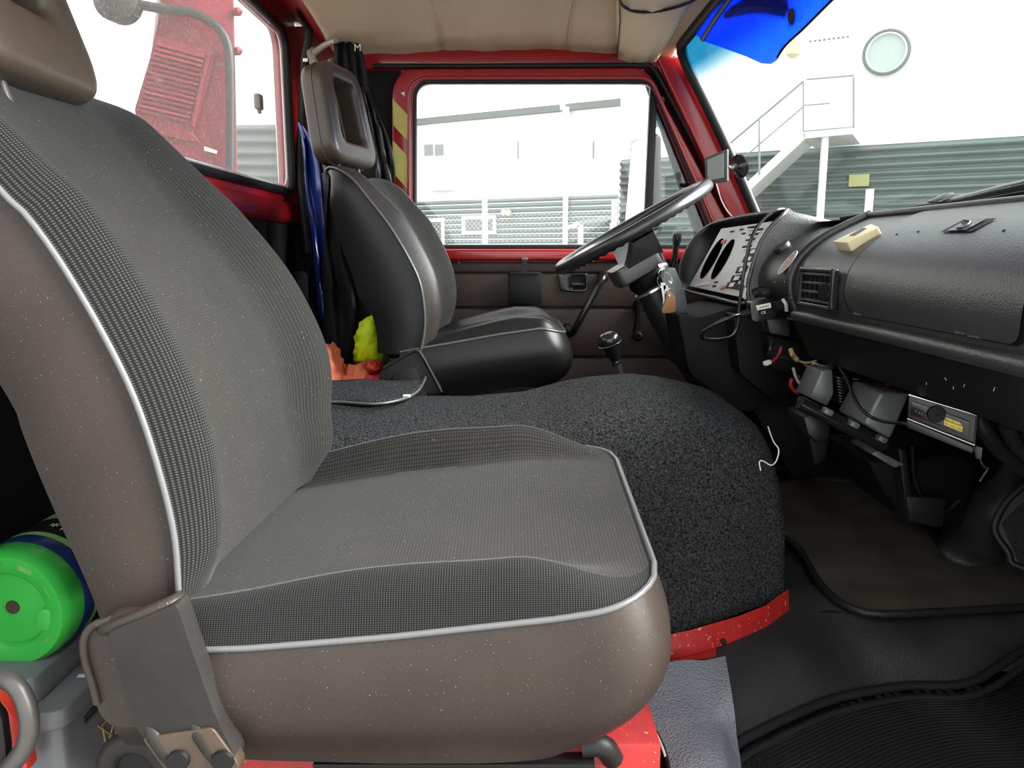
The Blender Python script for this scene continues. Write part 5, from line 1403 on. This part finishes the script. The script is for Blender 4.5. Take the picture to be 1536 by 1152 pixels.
tube('upper_prong', [P(473, 78, 2.63), P(478, 74, 2.58), P(490, 66, 2.50), P(504, 60, 2.44)], [0.012, 0.010, 0.009, 0.0085], M['hook'], hk, res=12)
tube('lower_prong', [P(474, 92, 2.63), P(480, 99, 2.58), P(490, 97, 2.53), P(499, 92, 2.50)], [0.012, 0.010, 0.010, 0.011], M['hook'], hk, res=12)
jk = root('black_jacket', 'black work jacket hanging from the hook behind driver seat', 'jacket', P(530, 500, 2.5))
cloth('upper_body', ([P(503, 55, 2.52), P(500, 85, 2.50), P(500, 150, 2.50), P(490, 230, 2.52), P(488, 300, 2.52), P(490, 400, 2.52), P(492, 500, 2.50)], [P(522, 52, 2.54), P(540, 75, 2.54), P(550, 130, 2.54), P(566, 190, 2.56), P(585, 250, 2.58), P(592, 330, 2.58), P(590, 500, 2.55)]), M['jacket'], jk, amp=0.012, freq=3)
cloth('sleeve', ([P(540, 130, 2.50), P(556, 190, 2.49), P(562, 240, 2.49), P(560, 300, 2.50), P(556, 360, 2.5)], [P(552, 140, 2.50), P(578, 200, 2.50), P(590, 250, 2.50), P(594, 300, 2.52), P(590, 360, 2.52)]), M['vinyl_black'], jk, amp=0.010, freq=2, nx=10)
cloth('lower_body', ([P(484, 260, 2.42), P(485, 330, 2.40), P(486, 420, 2.38), P(488, 500, 2.36), P(495, 545, 2.36)], [P(520, 250, 2.44), P(530, 330, 2.42), P(548, 420, 2.40), P(556, 480, 2.38), P(540, 540, 2.38)]), M['jacket'], jk, amp=0.014, freq=2.4)
text('printed_letter', 'M', P(536.5, 72, 2.50), (1, -0.1, 0), (0, 0, 1), 0.030, M['label_white'], jk, 0.001)
bb = root('blue_bag', 'shiny blue cloth hanging beside the rear pillar', 'cloth', P(475, 470, 2.5))
cloth('blue_cloth', ([P(446, 184, 2.60), P(452, 210, 2.58), P(455, 260, 2.56), P(463, 330, 2.54), P(472, 400, 2.50), P(483, 490, 2.46)], [P(456, 190, 2.56), P(480, 235, 2.54), P(490, 280, 2.54), P(492, 340, 2.52), P(490, 420, 2.50), P(492, 490, 2.46)]), M['blue'], bb, amp=0.014, freq=1.6, nx=12)
sbt = root('seat_belt', 'black seat belt hanging down the rear pillar', 'seat belt', P(450, 300, 2.65))
tube('belt_webbing', [P(446, 14, 2.44), P(452, 24, 2.50), P(463, 38, 2.58), P(463, 60, 2.62), P(458, 85, 2.64), P(456, 120, 2.66), P(453, 180, 2.68), P(449, 240, 2.68), P(455, 320, 2.64), P(462, 380, 2.60)], 0.004, M['rubber'], sbt, res=40, n=8, flat=((0.2, -1, 0), 3.2))
prism('belt_clip', [P(x, y, 2.63) for x, y in ((455, 88), (462, 88), (462, 93), (455, 93))], (0, -0.006, 0), M['steel'], sbt)
prism('belt_buckle', roundpoly([P(x, y, 2.55) for x, y in ((441, 408), (455, 406), (462, 412), (463, 455), (448, 458))], 0.006), (0, 0.02, 0), M['bracket'], sbt, bev=0.004)
tube('buckle_cable', [P(452, 407, 2.56), P(455, 395, 2.58), P(461, 385, 2.6)], 0.005, M['rubber'], sbt, res=8, n=8)
def lump(nm, pts, Y0, Y1, m, parent, seed=0, amp=0.008):
    random.seed(seed)
    loop = spline([P(x, y, (Y0 + Y1) / 2) for x, y in pts], 40, closed=True)
    c = sum(loop, V(0, 0, 0)) / 40; rows = []
    for k in range(13):
        a = math.pi * k / 12; s_ = max(0.0005, math.sin(a)) ** 0.6; Y = lerp(Y0, Y1, 0.5 - 0.5 * math.cos(a))
        row = []
        for i, p in enumerate(loop):
            q_ = c + (p - c) * s_
            w = amp * (math.sin(i * 0.9 + k * 1.7 + seed) + 0.6 * math.sin(i * 2.1 - k * 0.9)) * s_
            sc_ = Y / ((Y0 + Y1) / 2)
            row.append(V(q_.x, Y, q_.z) + (p - c).normalized() * w)
        rows.append(row)
    return grid(nm, rows, m, parent, cu=True, angle=80)
hv = lump('hivis_bag', [(537, 500), (545, 482), (560, 472), (572, 476), (580, 500), (580, 545), (565, 546), (545, 545), (535, 540)], 2.15, 2.35, M['hivis'], None, 2, 0.006)
tag(hv, 'fluorescent yellow cloth bag behind the driver seat', 'bag')
oc = root('orange_cloth', 'crumpled orange and red workwear behind the engine cover', 'cloth', P(530, 575, 2.2))
lump('orange_fold', [(488, 520), (496, 516), (508, 535), (514, 552), (516, 575), (510, 620), (470, 620), (470, 540)], 1.98, 2.16, M['orange'], oc, 5, 0.009)
lump('orange_fold', [(514, 566), (530, 550), (548, 546), (566, 552), (578, 566), (580, 620), (512, 620)], 2.00, 2.2, M['orange'], oc, 8, 0.010)
lump('red_strap', [(548, 548), (556, 541), (568, 542), (574, 550), (570, 556), (556, 556)], 1.99, 2.08, M['red_plastic'], oc, 3, 0.003)
lump('pink_fold', [(548, 568), (565, 562), (582, 564), (590, 572), (585, 610), (548, 610)], 1.96, 2.05, M['pinkred'], oc, 4, 0.003)

# ------------------------------------------------------------------ things on the door and windscreen
po = root('hanging_pouch', 'flat black box hung by a strap over the door sill', 'pouch', P(788, 456, 2.57))
prism('pouch_body', [P(x, y, 2.585) for x, y in ((763, 408), (812, 408), (812, 456), (763, 456))], (0, -0.03, 0), M['apron'], po, bev=0.004)
prism('pouch_lid', [P(x, y, 2.552) for x, y in ((764, 408), (811, 408), (811, 411), (764, 411))], (0, -0.004, 0), M['bracket'], po, bev=0.001)
prism('strap', [P(x, y, 2.572) for x, y in ((783, 388), (791, 388), (791, 409), (783, 409))], (0, 0.004, 0), M['rubber'], po)
prism('strap_hook', [P(x, y, 2.570) for x, y in ((782, 386), (792, 386), (792, 390), (782, 390))], (0, 0.03, 0), M['sheet'], po, bev=0.001)
tg = root('screen_gadget', 'small grey screen unit on black suction mount at windscreen pillar', 'navigation unit', P(1078, 275, 2.3))
sc_f = [P(1058, 238, 2.33), P(1088, 226, 2.30), P(1088, 270, 2.30), P(1059, 276, 2.33)]
nb = (sc_f[1] - sc_f[0]).cross(sc_f[3] - sc_f[0]).normalized()
if nb.y > 0: nb = -nb
prism('unit_body', roundpoly([P(1057, 237, 2.33), P(1091, 223, 2.30), P(1091, 272, 2.30), P(1058, 277, 2.33)], 0.004), -nb * 0.016, M['steel_dark'], tg, bev=0.003)
prism('screen', [P(1061, 240, 2.328) + nb * 0.001, P(1086, 229, 2.302) + nb * 0.001, P(1086, 266, 2.302) + nb * 0.001, P(1062, 271, 2.328) + nb * 0.001], nb * 0.001, M['galv_dark'], tg)
tube('mount_arm', [P(1089, 250, 2.31), P(1096, 252, 2.33), P(1103, 249, 2.36)], 0.008, M['black_gloss'], tg, res=8)
lathe('suction_cup', [(0.010, -0.016), (0.016, -0.010), (0.034, 0.002), (0.036, 0.008), (0.030, 0.012)], P(1107, 250, 2.38), V(0.85, 0.45, 0.25), M['black_gloss'], tg, n=28)
# blue translucent sun visor in the windscreen
m_bv = bpy.data.materials.new('blue_translucent_plastic'); m_bv.use_nodes = True
nt = m_bv.node_tree; N_, Lk = nt.nodes, nt.links
for x in list(N_):
    if x.type == 'BSDF_PRINCIPLED': N_.remove(x)
o_m = [x for x in N_ if x.type == 'OUTPUT_MATERIAL'][0]
t1 = N_.new('ShaderNodeBsdfTransparent'); t1.inputs[0].default_value = (0.10, 0.27, 0.93, 1)
t2 = N_.new('ShaderNodeBsdfTranslucent'); t2.inputs[0].default_value = (0.025, 0.14, 0.75, 1)
t3 = N_.new('ShaderNodeBsdfGlossy'); t3.inputs['Roughness'].default_value = 0.1
m1 = N_.new('ShaderNodeMixShader'); m1.inputs[0].default_value = 0.25
m2 = N_.new('ShaderNodeMixShader'); m2.inputs[0].default_value = 0.04
tcn = N_.new('ShaderNodeTexCoord'); nz = N_.new('ShaderNodeTexNoise'); nz.inputs['Scale'].default_value = 14
Lk.new(tcn.outputs['Object'], nz.inputs['Vector'])
mr = N_.new('ShaderNodeMapRange'); mr.inputs[3].default_value = 0.05; mr.inputs[4].default_value = 0.55
Lk.new(nz.outputs[0], mr.inputs[0]); Lk.new(mr.outputs[0], m1.inputs[0])
Lk.new(t1.outputs[0], m1.inputs[1]); Lk.new(t2.outputs[0], m1.inputs[2]); Lk.new(m1.outputs[0], m2.inputs[1]); Lk.new(t3.outputs[0], m2.inputs[2]); Lk.new(m2.outputs[0], o_m.inputs['Surface'])
bv = root('blue_sun_visor', 'translucent blue plastic sun visor hanging from the roof', 'sun visor', P(1100, 40, 1.95))
vis_o = Vector(P(1160, 94, 1.86))
va = P(1048, 52, 2.30); vb = P(1160, 94, 1.88); vd = P(1256, -8, 1.60)
nv = (va - vb).cross(vd - vb).normalized()
def vv(x, y): return PP(x, y, vb, nv)
sheet_o = [(1043, 52), (1056, 62), (1085, 72), (1120, 85), (1142, 95), (1155, 96), (1164, 90), (1172, 76), (1182, 64), (1200, 48), (1240, 8), (1280, -30), (1180, -60), (1110, -20), (1070, 15)]
prism('blue_sheet', [vv(x, y) for x, y in sheet_o], nv * 0.003, m_bv, bv)
tube('dark_edge', [vv(x, y) for x, y in ((1166, 86), (1174, 73), (1184, 62), (1204, 44), (1240, 8), (1275, -26))], 0.0028, M['black'], bv, res=20, n=6)
tube('hinge_rail', [vv(1054, 61) + V(0, 0.0, 0.004), vv(1075, 28) + V(0, 0, 0.004), vv(1105, -15)], 0.008, M['navy'], bv, n=8)
tube('visor_arm', [vv(1085, 22) + nv * 0.01, vv(1130, 13) + nv * 0.01, vv(1178, 20) + nv * 0.01], 0.009, M['galv_dark'], bv, res=10)
lathe('visor_pivot', [(0.014, -0.012), (0.018, 0.0), (0.014, 0.012)], vv(1187, 24) + nv * 0.01, nv, M['bracket'], bv, n=20)
prism('grey_strip', [vv(x, y) + nv * 0.008 for x, y in ((1092, 10), (1130, -12), (1180, -6), (1184, 16), (1165, 22), (1120, 18), (1085, 26))], nv * 0.004, M['galv_dark'], bv)
tube('visor_stop', [vv(1186, 28) + nv * 0.01, vv(1182, 38) + nv * 0.01], 0.005, M['bracket'], bv, n=8)
# beige roof pocket with black elastic
pk = root('roof_pocket', 'pale beige cloth pocket with black elastic edge on headliner', 'pocket', P(960, 90, 2.55))
def roofp(x, y, dz=0.0):
    """point on the headliner seen at a pixel"""
    d = ray(x, y); lo, hi = 1.0, 2.70
    for _ in range(40):
        Y = (lo + hi) / 2; p = P(x, y, Y); t = (p.x - XC) / (0.515 + bow(Y) - XC)
        if p.z < ceil_z(Y) + 0.02 * math.sin(math.pi * max(0, min(1, t))) - dz: lo = Y
        else: hi = Y
    return P(x, y, (lo + hi) / 2)
left_e = [roofp(928 - 3 * math.sin(k / 9 * 3), lerp(-60, 84, k / 9), 0.012) for k in range(10)]
right_e = [roofp(lerp(1075, 985, k / 9), lerp(-60, 89, k / 9), 0.012) for k in range(10)]
rows = []
for k, (a, b) in enumerate(zip(left_e, right_e)):
    rows.append([a.lerp(b, t / 10) + V(0, 0, -0.010 * math.sin(math.pi * t / 10) - 0.004 * math.sin(t * 1.9 + k)) for t in range(11)])
rows.append([p + V(0, 0.012, -0.006) for p in rows[-1]]); rows.append([p + V(0, 0.02, 0.02) for p in rows[-2]])
grid('pocket_cloth', rows, M['headliner_light'], pk, thick=0.006, angle=80)
tube('black_elastic', [roofp(x, y, 0.026) for x, y in ((928, -20), (930, 2), (940, 13), (958, 18), (985, 17), (1010, 12), (1036, 3), (1060, -12))], 0.0042, M['rubber'], pk, res=30, n=8)
tube('elastic_tail', [roofp(929, 0, 0.02), roofp(930, 30, 0.02), roofp(926, 84, 0.02)], 0.0018, M['door_panel'], pk, n=6)
# ------------------------------------------------------------------ outside the cab
ZG = -0.72
gr = box('ground', V(0, 20, ZG - 0.05), (120, 120, 0.1), M['ground'])
struct(gr, 'grey asphalt yard outside the vehicle', 'ground')
DW = V(-1.82, 1.0, 0).normalized()                          # both facades run this way
NW = V(-DW.y, DW.x, 0)
if NW.y > 0: NW = -NW                                       # faces the camera
class Wall:
    def __init__(s, o): s.o = Vector(o)
    def at(s, x, y, off=0.0): return PP(x, y, s.o + NW * off, NW)
    def along(s, p): return (p - s.o).dot(DW)
    def pt(s, a, z, off=0.0): return V(s.o.x, s.o.y, 0) + DW * a + NW * off + V(0, 0, z)
def rect(w, nm, x0, y0, x1, y1, off, d, m, parent, bev=0):
    """box on the facade covering pixel corners"""
    p = w.at(x0, y0, off); r = w.at(x1, y1, off)
    a0, a1 = w.along(p), w.along(r); z0, z1 = max(p.z, r.z), min(p.z, r.z)
    return prism(nm, [w.pt(a0, z1, off), w.pt(a1, z1, off), w.pt(a1, z0, off), w.pt(a0, z0, off)], -NW * d, m, parent, bev=bev)
def corrugated(w, nm, a0, a1, z0, z1, off, per, m, parent):
    n = int((z1 - z0) / per) * 8; rows = []
    for k in range(n + 1):
        z = lerp(z0, z1, k / n); o = off + per * 0.36 * math.sin(2 * math.pi * (z - z0) / per)
        rows.append([w.pt(a0, z, o), w.pt((a0 + a1) / 2, z, o), w.pt(a1, z, o)])
    return grid(nm, rows, m, parent, angle=80)
# far building seen through the driver window
W1 = Wall((2.1, 16.0, 0))
b1 = root('warehouse', 'long white warehouse with grey corrugated base seen through driver window', 'building', (-2, 18, ZG))
ze = W1.at(770, 170, 0).z; zc1 = W1.at(770, 297, 0).z
a_l, a_r = W1.along(W1.at(300, 300)), W1.along(W1.at(1010, 300))
prism('wall', [W1.pt(a_l, ZG, 0), W1.pt(a_r, ZG, 0), W1.pt(a_r, ze, 0), W1.pt(a_l, ze, 0)], -NW * 5, M['white'], b1)
corrugated(W1, 'corrugated_base', a_l, a_r, ZG, zc1, 0.03, 0.11, M['corr'], b1)
ga = W1.along(W1.at(843, 160)); gb = W1.along(W1.at(851, 160))
prism('gutter', [W1.pt(a_l, ze - 0.06, 0.10), W1.pt(ga, ze - 0.06, 0.10), W1.pt(ga, ze + 0.07, 0.10), W1.pt(a_l, ze + 0.07, 0.10)], -NW * 0.1, M['gutter'], b1)
prism('gutter', [W1.pt(gb, ze - 0.06, 0.10), W1.pt(a_r, ze - 0.06, 0.10), W1.pt(a_r, ze + 0.07, 0.10), W1.pt(gb, ze + 0.07, 0.10)], -NW * 0.1, M['gutter'], b1)
dpx = W1.at(849, 250, 0.10)
tube('downpipe', [V(dpx.x, dpx.y, ze), V(dpx.x, dpx.y, ZG)], 0.055, M['white'], b1, n=10)
hb = rect(W1, 'wall_cabinet', 634, 212, 674, 285, 0.35, 0.35, M['white'], b1)
for x in (636, 652): rect(W1, 'cabinet_grille', x, 217, x + 13, 233, 0.37, 0.02, M['pane_ext'], hb)
for x0, y0, x1, y1 in ((633, 328, 666, 372), (692, 324, 743, 351)):
    fr0 = rect(W1, 'window_frame', x0, y0, x1, y1, 0.10, 0.08, M['white'], b1)
    rect(W1, 'pane', x0 + 6, y0 + 5, x1 - 5, y1 - 5, 0.12, 0.02, M['pane_ext'], fr0)
for x in (757, 764):
    c = W1.at(x, 319, 0.12); lathe('twin_lamp', [(0.06, 0), (0.07, 0.05), (0.03, 0.08)], c, NW, M['cream'], b1, n=14)
for x in (776, 889): rect(W1, 'wall_seam', x, 212, x + 1, 238, 0.03, 0.03, M['gutter'], b1)
rect(W1, 'wall_lamp', 893, 208, 902, 230, 0.12, 0.12, M['galv'], b1)
# chain link fence with posts
fe = root('chain_link_fence', 'chain link fence with pale posts in front of the warehouse', 'fence', (0, 12, ZG))
W2 = Wall((1.6, 12.0, 0))
fz1 = W2.at(770, 318, 0).z
fa, fb = W2.along(W2.at(560, 330)), W2.along(W2.at(925, 330))
vs, fs = [], []
pitch = 0.085; hh = fz1 - ZG; n_ = int((abs(fb - fa) + hh) / pitch)
s0 = min(fa, fb)
for k in range(n_):
    for sgn in (1, -1):
        a_s = s0 - (hh if sgn == 1 else 0) + k * pitch; a_e = a_s + hh * 1.0
        p0 = W2.pt(a_s, ZG if sgn == 1 else fz1, 0.004 * sgn); p1 = W2.pt(a_e, fz1 if sgn == 1 else ZG, 0.004 * sgn)
        u_ = V(0, 0, 0.0030); b0 = len(vs)
        vs += [p0 - u_, p0 + u_, p1 + u_, p1 - u_]; fs.append((b0, b0 + 1, b0 + 2, b0 + 3))
lm = mesh('wire_mesh', vs, fs, M['galv'], fe, False); lm['kind'] = 'stuff'
for x, t_ in ((727, 300), (922, 300), (870, 340)):
    p = W2.at(x, t_, 0.05); tube('post', [V(p.x, p.y, p.z), V(p.x, p.y, ZG)], 0.045 if x != 870 else 0.03, M['white'], fe, n=10)
tube('pipe_elbow', [W2.at(846, 345, .1), W2.at(856, 340, .1), W2.at(866, 337, .1), W2.at(867, 332, .1)], 0.03, M['white'], fe, res=8)
ln = root('lean_to_roof', 'small flat canopy roof behind the fence', 'canopy', W1.at(890, 340, 1.5))
prism('canopy_sheet', [W1.at(868, 331, 1.5), W1.at(925, 322, 1.5), W1.at(925, 329, 1.5), W1.at(868, 337, 1.5)], -NW * 1.4, M['galv_dark'], ln)
for x in (872, 918):
    pq = W1.at(x, 334, 1.45); tube('canopy_post', [V(pq.x, pq.y, ZG), pq], 0.04, M['galv'], ln, n=8)

# near building seen through the windscreen
W3 = Wall((4.6, 8.4, 0))
b3 = root('workshop', 'tall white workshop with corrugated base and round window', 'building', (5, 9, ZG))
zc3 = W3.at(1400, 212, 0).z
a3l, a3r = W3.along(W3.at(933, 300)), W3.along(W3.at(1900, 300))
prism('wall', [W3.pt(a3l + 0.05, ZG, 0), W3.pt(a3r, ZG, 0), W3.pt(a3r, 9, 0), W3.pt(a3l + 0.05, 9, 0)], -NW * 4, M['white'], b3)
corrugated(W3, 'corrugated_base', a3l + 0.02, a3r, ZG, zc3, 0.03, 0.085, M['corr'], b3)
rw = W3.at(1330, 80, 0.02); rr_ = (W3.at(1362, 80, 0.02) - rw).length
lathe('round_window', [(rr_, 0), (rr_, 0.06), (rr_ * 0.9, 0.07), (rr_ * 0.86, 0.03)], rw, NW, M['galv'], b3, n=40)
lathe('round_pane', [(rr_ * 0.88, 0), (rr_ * 0.88, 0.035), (0.001, 0.036)], rw, NW, M['pane_pale'], b3, n=40)
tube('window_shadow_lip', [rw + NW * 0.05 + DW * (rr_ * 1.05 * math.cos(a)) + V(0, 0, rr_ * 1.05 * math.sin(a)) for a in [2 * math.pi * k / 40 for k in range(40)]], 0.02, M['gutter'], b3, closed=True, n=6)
cu_ = W3.at(1190, 72, 0.1)
lathe('bulkhead_lamp', [(0.03, -0.1), (0.075, -0.07), (0.08, 0.03), (0.06, 0.09), (0.03, 0.10)], cu_, (0, 0, 1), M['cream'], b3, n=20)
ys = rect(W3, 'yellow_sign', 1274, 262, 1303, 279, 0.06, 0.03, M['pale_sign'], b3)
for k in range(9):
    rect(W3, 'vent_slot', 1214 + k * 7, 61 - k * 0.9, 1217 + k * 7, 62.5 - k * 0.9, 0.02, 0.02, M['gutter'], b3)
# outside stair
stt = root('outside_stair', 'galvanised outside stair with landing and railings on the workshop', 'stair', W3.at(1238, 320, 0.9))
W4 = Wall(W3.o + NW * 0.9)
def w4(x, y, off=0): return W4.at(x, y, off)
prism('landing', [w4(1205, 198), w4(1279, 191), w4(1279, 201), w4(1205, 208)], -NW * 0.85, M['galv'], stt)
prism('landing_edge', [w4(1205, 196), w4(1280, 189.5), w4(1280, 191.5), w4(1205, 198)], -NW * 0.02, M['galv_dark'], stt)
prism('stringer', [w4(1204, 196), w4(1210, 206), w4(1120, 290), w4(1100, 300), w4(1104, 288)], -NW * 0.06, M['galv'], stt)
prism('stringer', [w4(1204, 197, -.75), w4(1210, 208, -.75), w4(1130, 282, -.75), w4(1110, 290, -.75), w4(1114, 280, -.75)], -NW * 0.06, M['galv'], stt)
prism('stair_flight', [w4(1206, 199, -.07), w4(1208, 203, -.07), w4(1118, 287, -.07), w4(1106, 294, -.07), w4(1108, 289, -.07)], -NW * 0.68, M['galv'], stt)
for x, yt, yb_ in ((1238, 204, 420),):
    p = w4(x, yt, -0.05); tube('stair_post', [p, V(p.x, p.y, ZG)], 0.038, M['galv'], stt, n=10)
p = w4(1140, 190, 0); 
for (x0_, y0_, x1_, y1_, r) in ((1281, 116, 1281, 192, 0.02), (1210, 119, 1281, 113, 0.014), (1205, 122, 1205, 196, 0.014), (1205, 122, 1095, 215, 0.016), (1205, 158, 1245, 155, 0.010), (1205, 160, 1100, 250, 0.010), (1139, 180, 1139, 262, 0.016)):
    tube('rail', [w4(x0_, y0_), w4(x1_, y1_)], r * 0.7, M['galv_dark'], stt, n=6)
p = W3.at(1305, 284, 1.6)
bp_ = tube('white_post', [V(p.x, p.y, p.z), V(p.x, p.y, ZG)], 0.035, M['white'], None, n=10)
tag(bp_, 'thin white post standing in front of the workshop wall', 'post')

# wing mirror
wm = root('wing_mirror', 'large wing mirror on a silver arm outside the driver door', 'mirror', P(960, 340, 2.78))
prism('mirror_glass', roundpoly([P(x, y, Y) for x, y, Y in ((948, 214, 2.87), (974, 203, 2.76), (976, 345, 2.76), (936, 352, 2.87))], 0.01), V(0.004, 0.001, 0), M['mirror'], wm)
prism('mirror_shell', roundpoly([P(x, y, Y) for x, y, Y in ((947, 213, 2.876), (975, 202, 2.764), (977, 346, 2.764), (935, 353, 2.876))], 0.01), V(0.04, 0.012, 0), M['black'], wm, bev=0.004)
tube('mirror_arm', [P(992, 150, 2.665), P(990, 158, 2.74), P(988, 175, 2.80), P(987, 200, 2.80), P(983, 260, 2.80), P(979, 345, 2.78)], 0.011, M['galv'], wm, res=16)
tube('mirror_joint', [P(986, 196, 2.80), P(976, 199, 2.77)], 0.012, M['galv'], wm, n=10)

# red truck parked behind, seen through the rear window
tk = root('red_truck', 'red truck cab with louvred vent parked outside the rear window', 'truck', P(280, 620, 6.0))
Yt = 6.0
prism('cab_side', [P(x, y, Yt) for x, y in ((258, -160), (348, -160), (352, 20), (358, 300), (362, 690), (150, 690), (200, 210), (238, 22))], (-1.1, 2.2, 0), M['truck_red'], tk, bev=0.03)
vp = prism('vent_panel', [P(x, y, Yt - 0.01) for x, y in ((237, 54), (326, 80), (300, 175), (290, 200), (303, 216), (210, 198), (204, 165))], (0, -0.03, 0), M['truck_red'], tk, bev=0.01)
for k in range(15):
    t = k / 14
    a = (lerp(234, 208, t), lerp(66, 166, t)); b = (lerp(308, 286, t), lerp(86, 184, t))
    tube('louvre', [P(a[0], a[1], Yt - 0.05), P(b[0], b[1], Yt - 0.05)], 0.016, M['truck_red'], vp, n=6)
tube('vent_frame', [P(314, 80, Yt - 0.05), P(302, 130, Yt - 0.05), P(289, 190, Yt - 0.05)], 0.02, M['truck_red'], vp, n=8)
prism('side_marker', [P(x, y, Yt - 0.01) for x, y in ((308, 220), (326, 226), (325, 231), (308, 226))], (0, -0.02, 0), M['galv'], tk)
tube('rubber_profile', [P(x, y, Yt - 0.06) for x, y in ((160, 2), (200, 6), (250, 14), (285, 18), (315, 32), (335, 52), (344, 80), (346, 150), (346, 260), (346, 330))], 0.035, M['rubber'], tk, res=40)
lathe('mirror_pod', [(0.02, -0.1), (0.14, -0.08), (0.16, 0.05), (0.05, 0.12)], P(178, 2, Yt - 0.1), (0, -1, 0.1), M['rubber'], tk, n=20)
for y in (18, 77):
    lathe('hinge_bolt', [(0.03, 0), (0.03, 0.05), (0.01, 0.07)], P(350, y, Yt), (1, -0.2, 0), M['truck_red'], tk, n=12)
b4 = root('grey_shed', 'corrugated grey shed beside the red truck', 'shed', P(390, 520, 12))
rows = []
z1_ = P(390, 187, 12).z; n = 120
for k in range(n + 1):
    z = lerp(ZG, z1_, k / n); o_s = 0.03 * math.sin(2 * math.pi * (z - ZG) / 0.17)
    rows.append([V(P(300, 190, 12).x, 12 - o_s, z), V(P(418, 190, 12).x, 12 - o_s, z)])
grid('corrugated_sheet', rows, M['corr'], b4, angle=80)
prism('shed_wall', [V(P(300, 190, 12).x, 12.05, ZG), V(P(432, 190, 12).x, 12.05, ZG), V(P(432, 190, 12).x, 12.05, 6.5), V(P(300, 190, 12).x, 12.05, 6.5)], (0, 3, 0), M['white'], b4)
tube('corner_post', [V(P(420, 190, 12).x, 11.98, ZG), V(P(420, 190, 12).x, 11.98, 6)], 0.06, M['white'], b4, n=8)
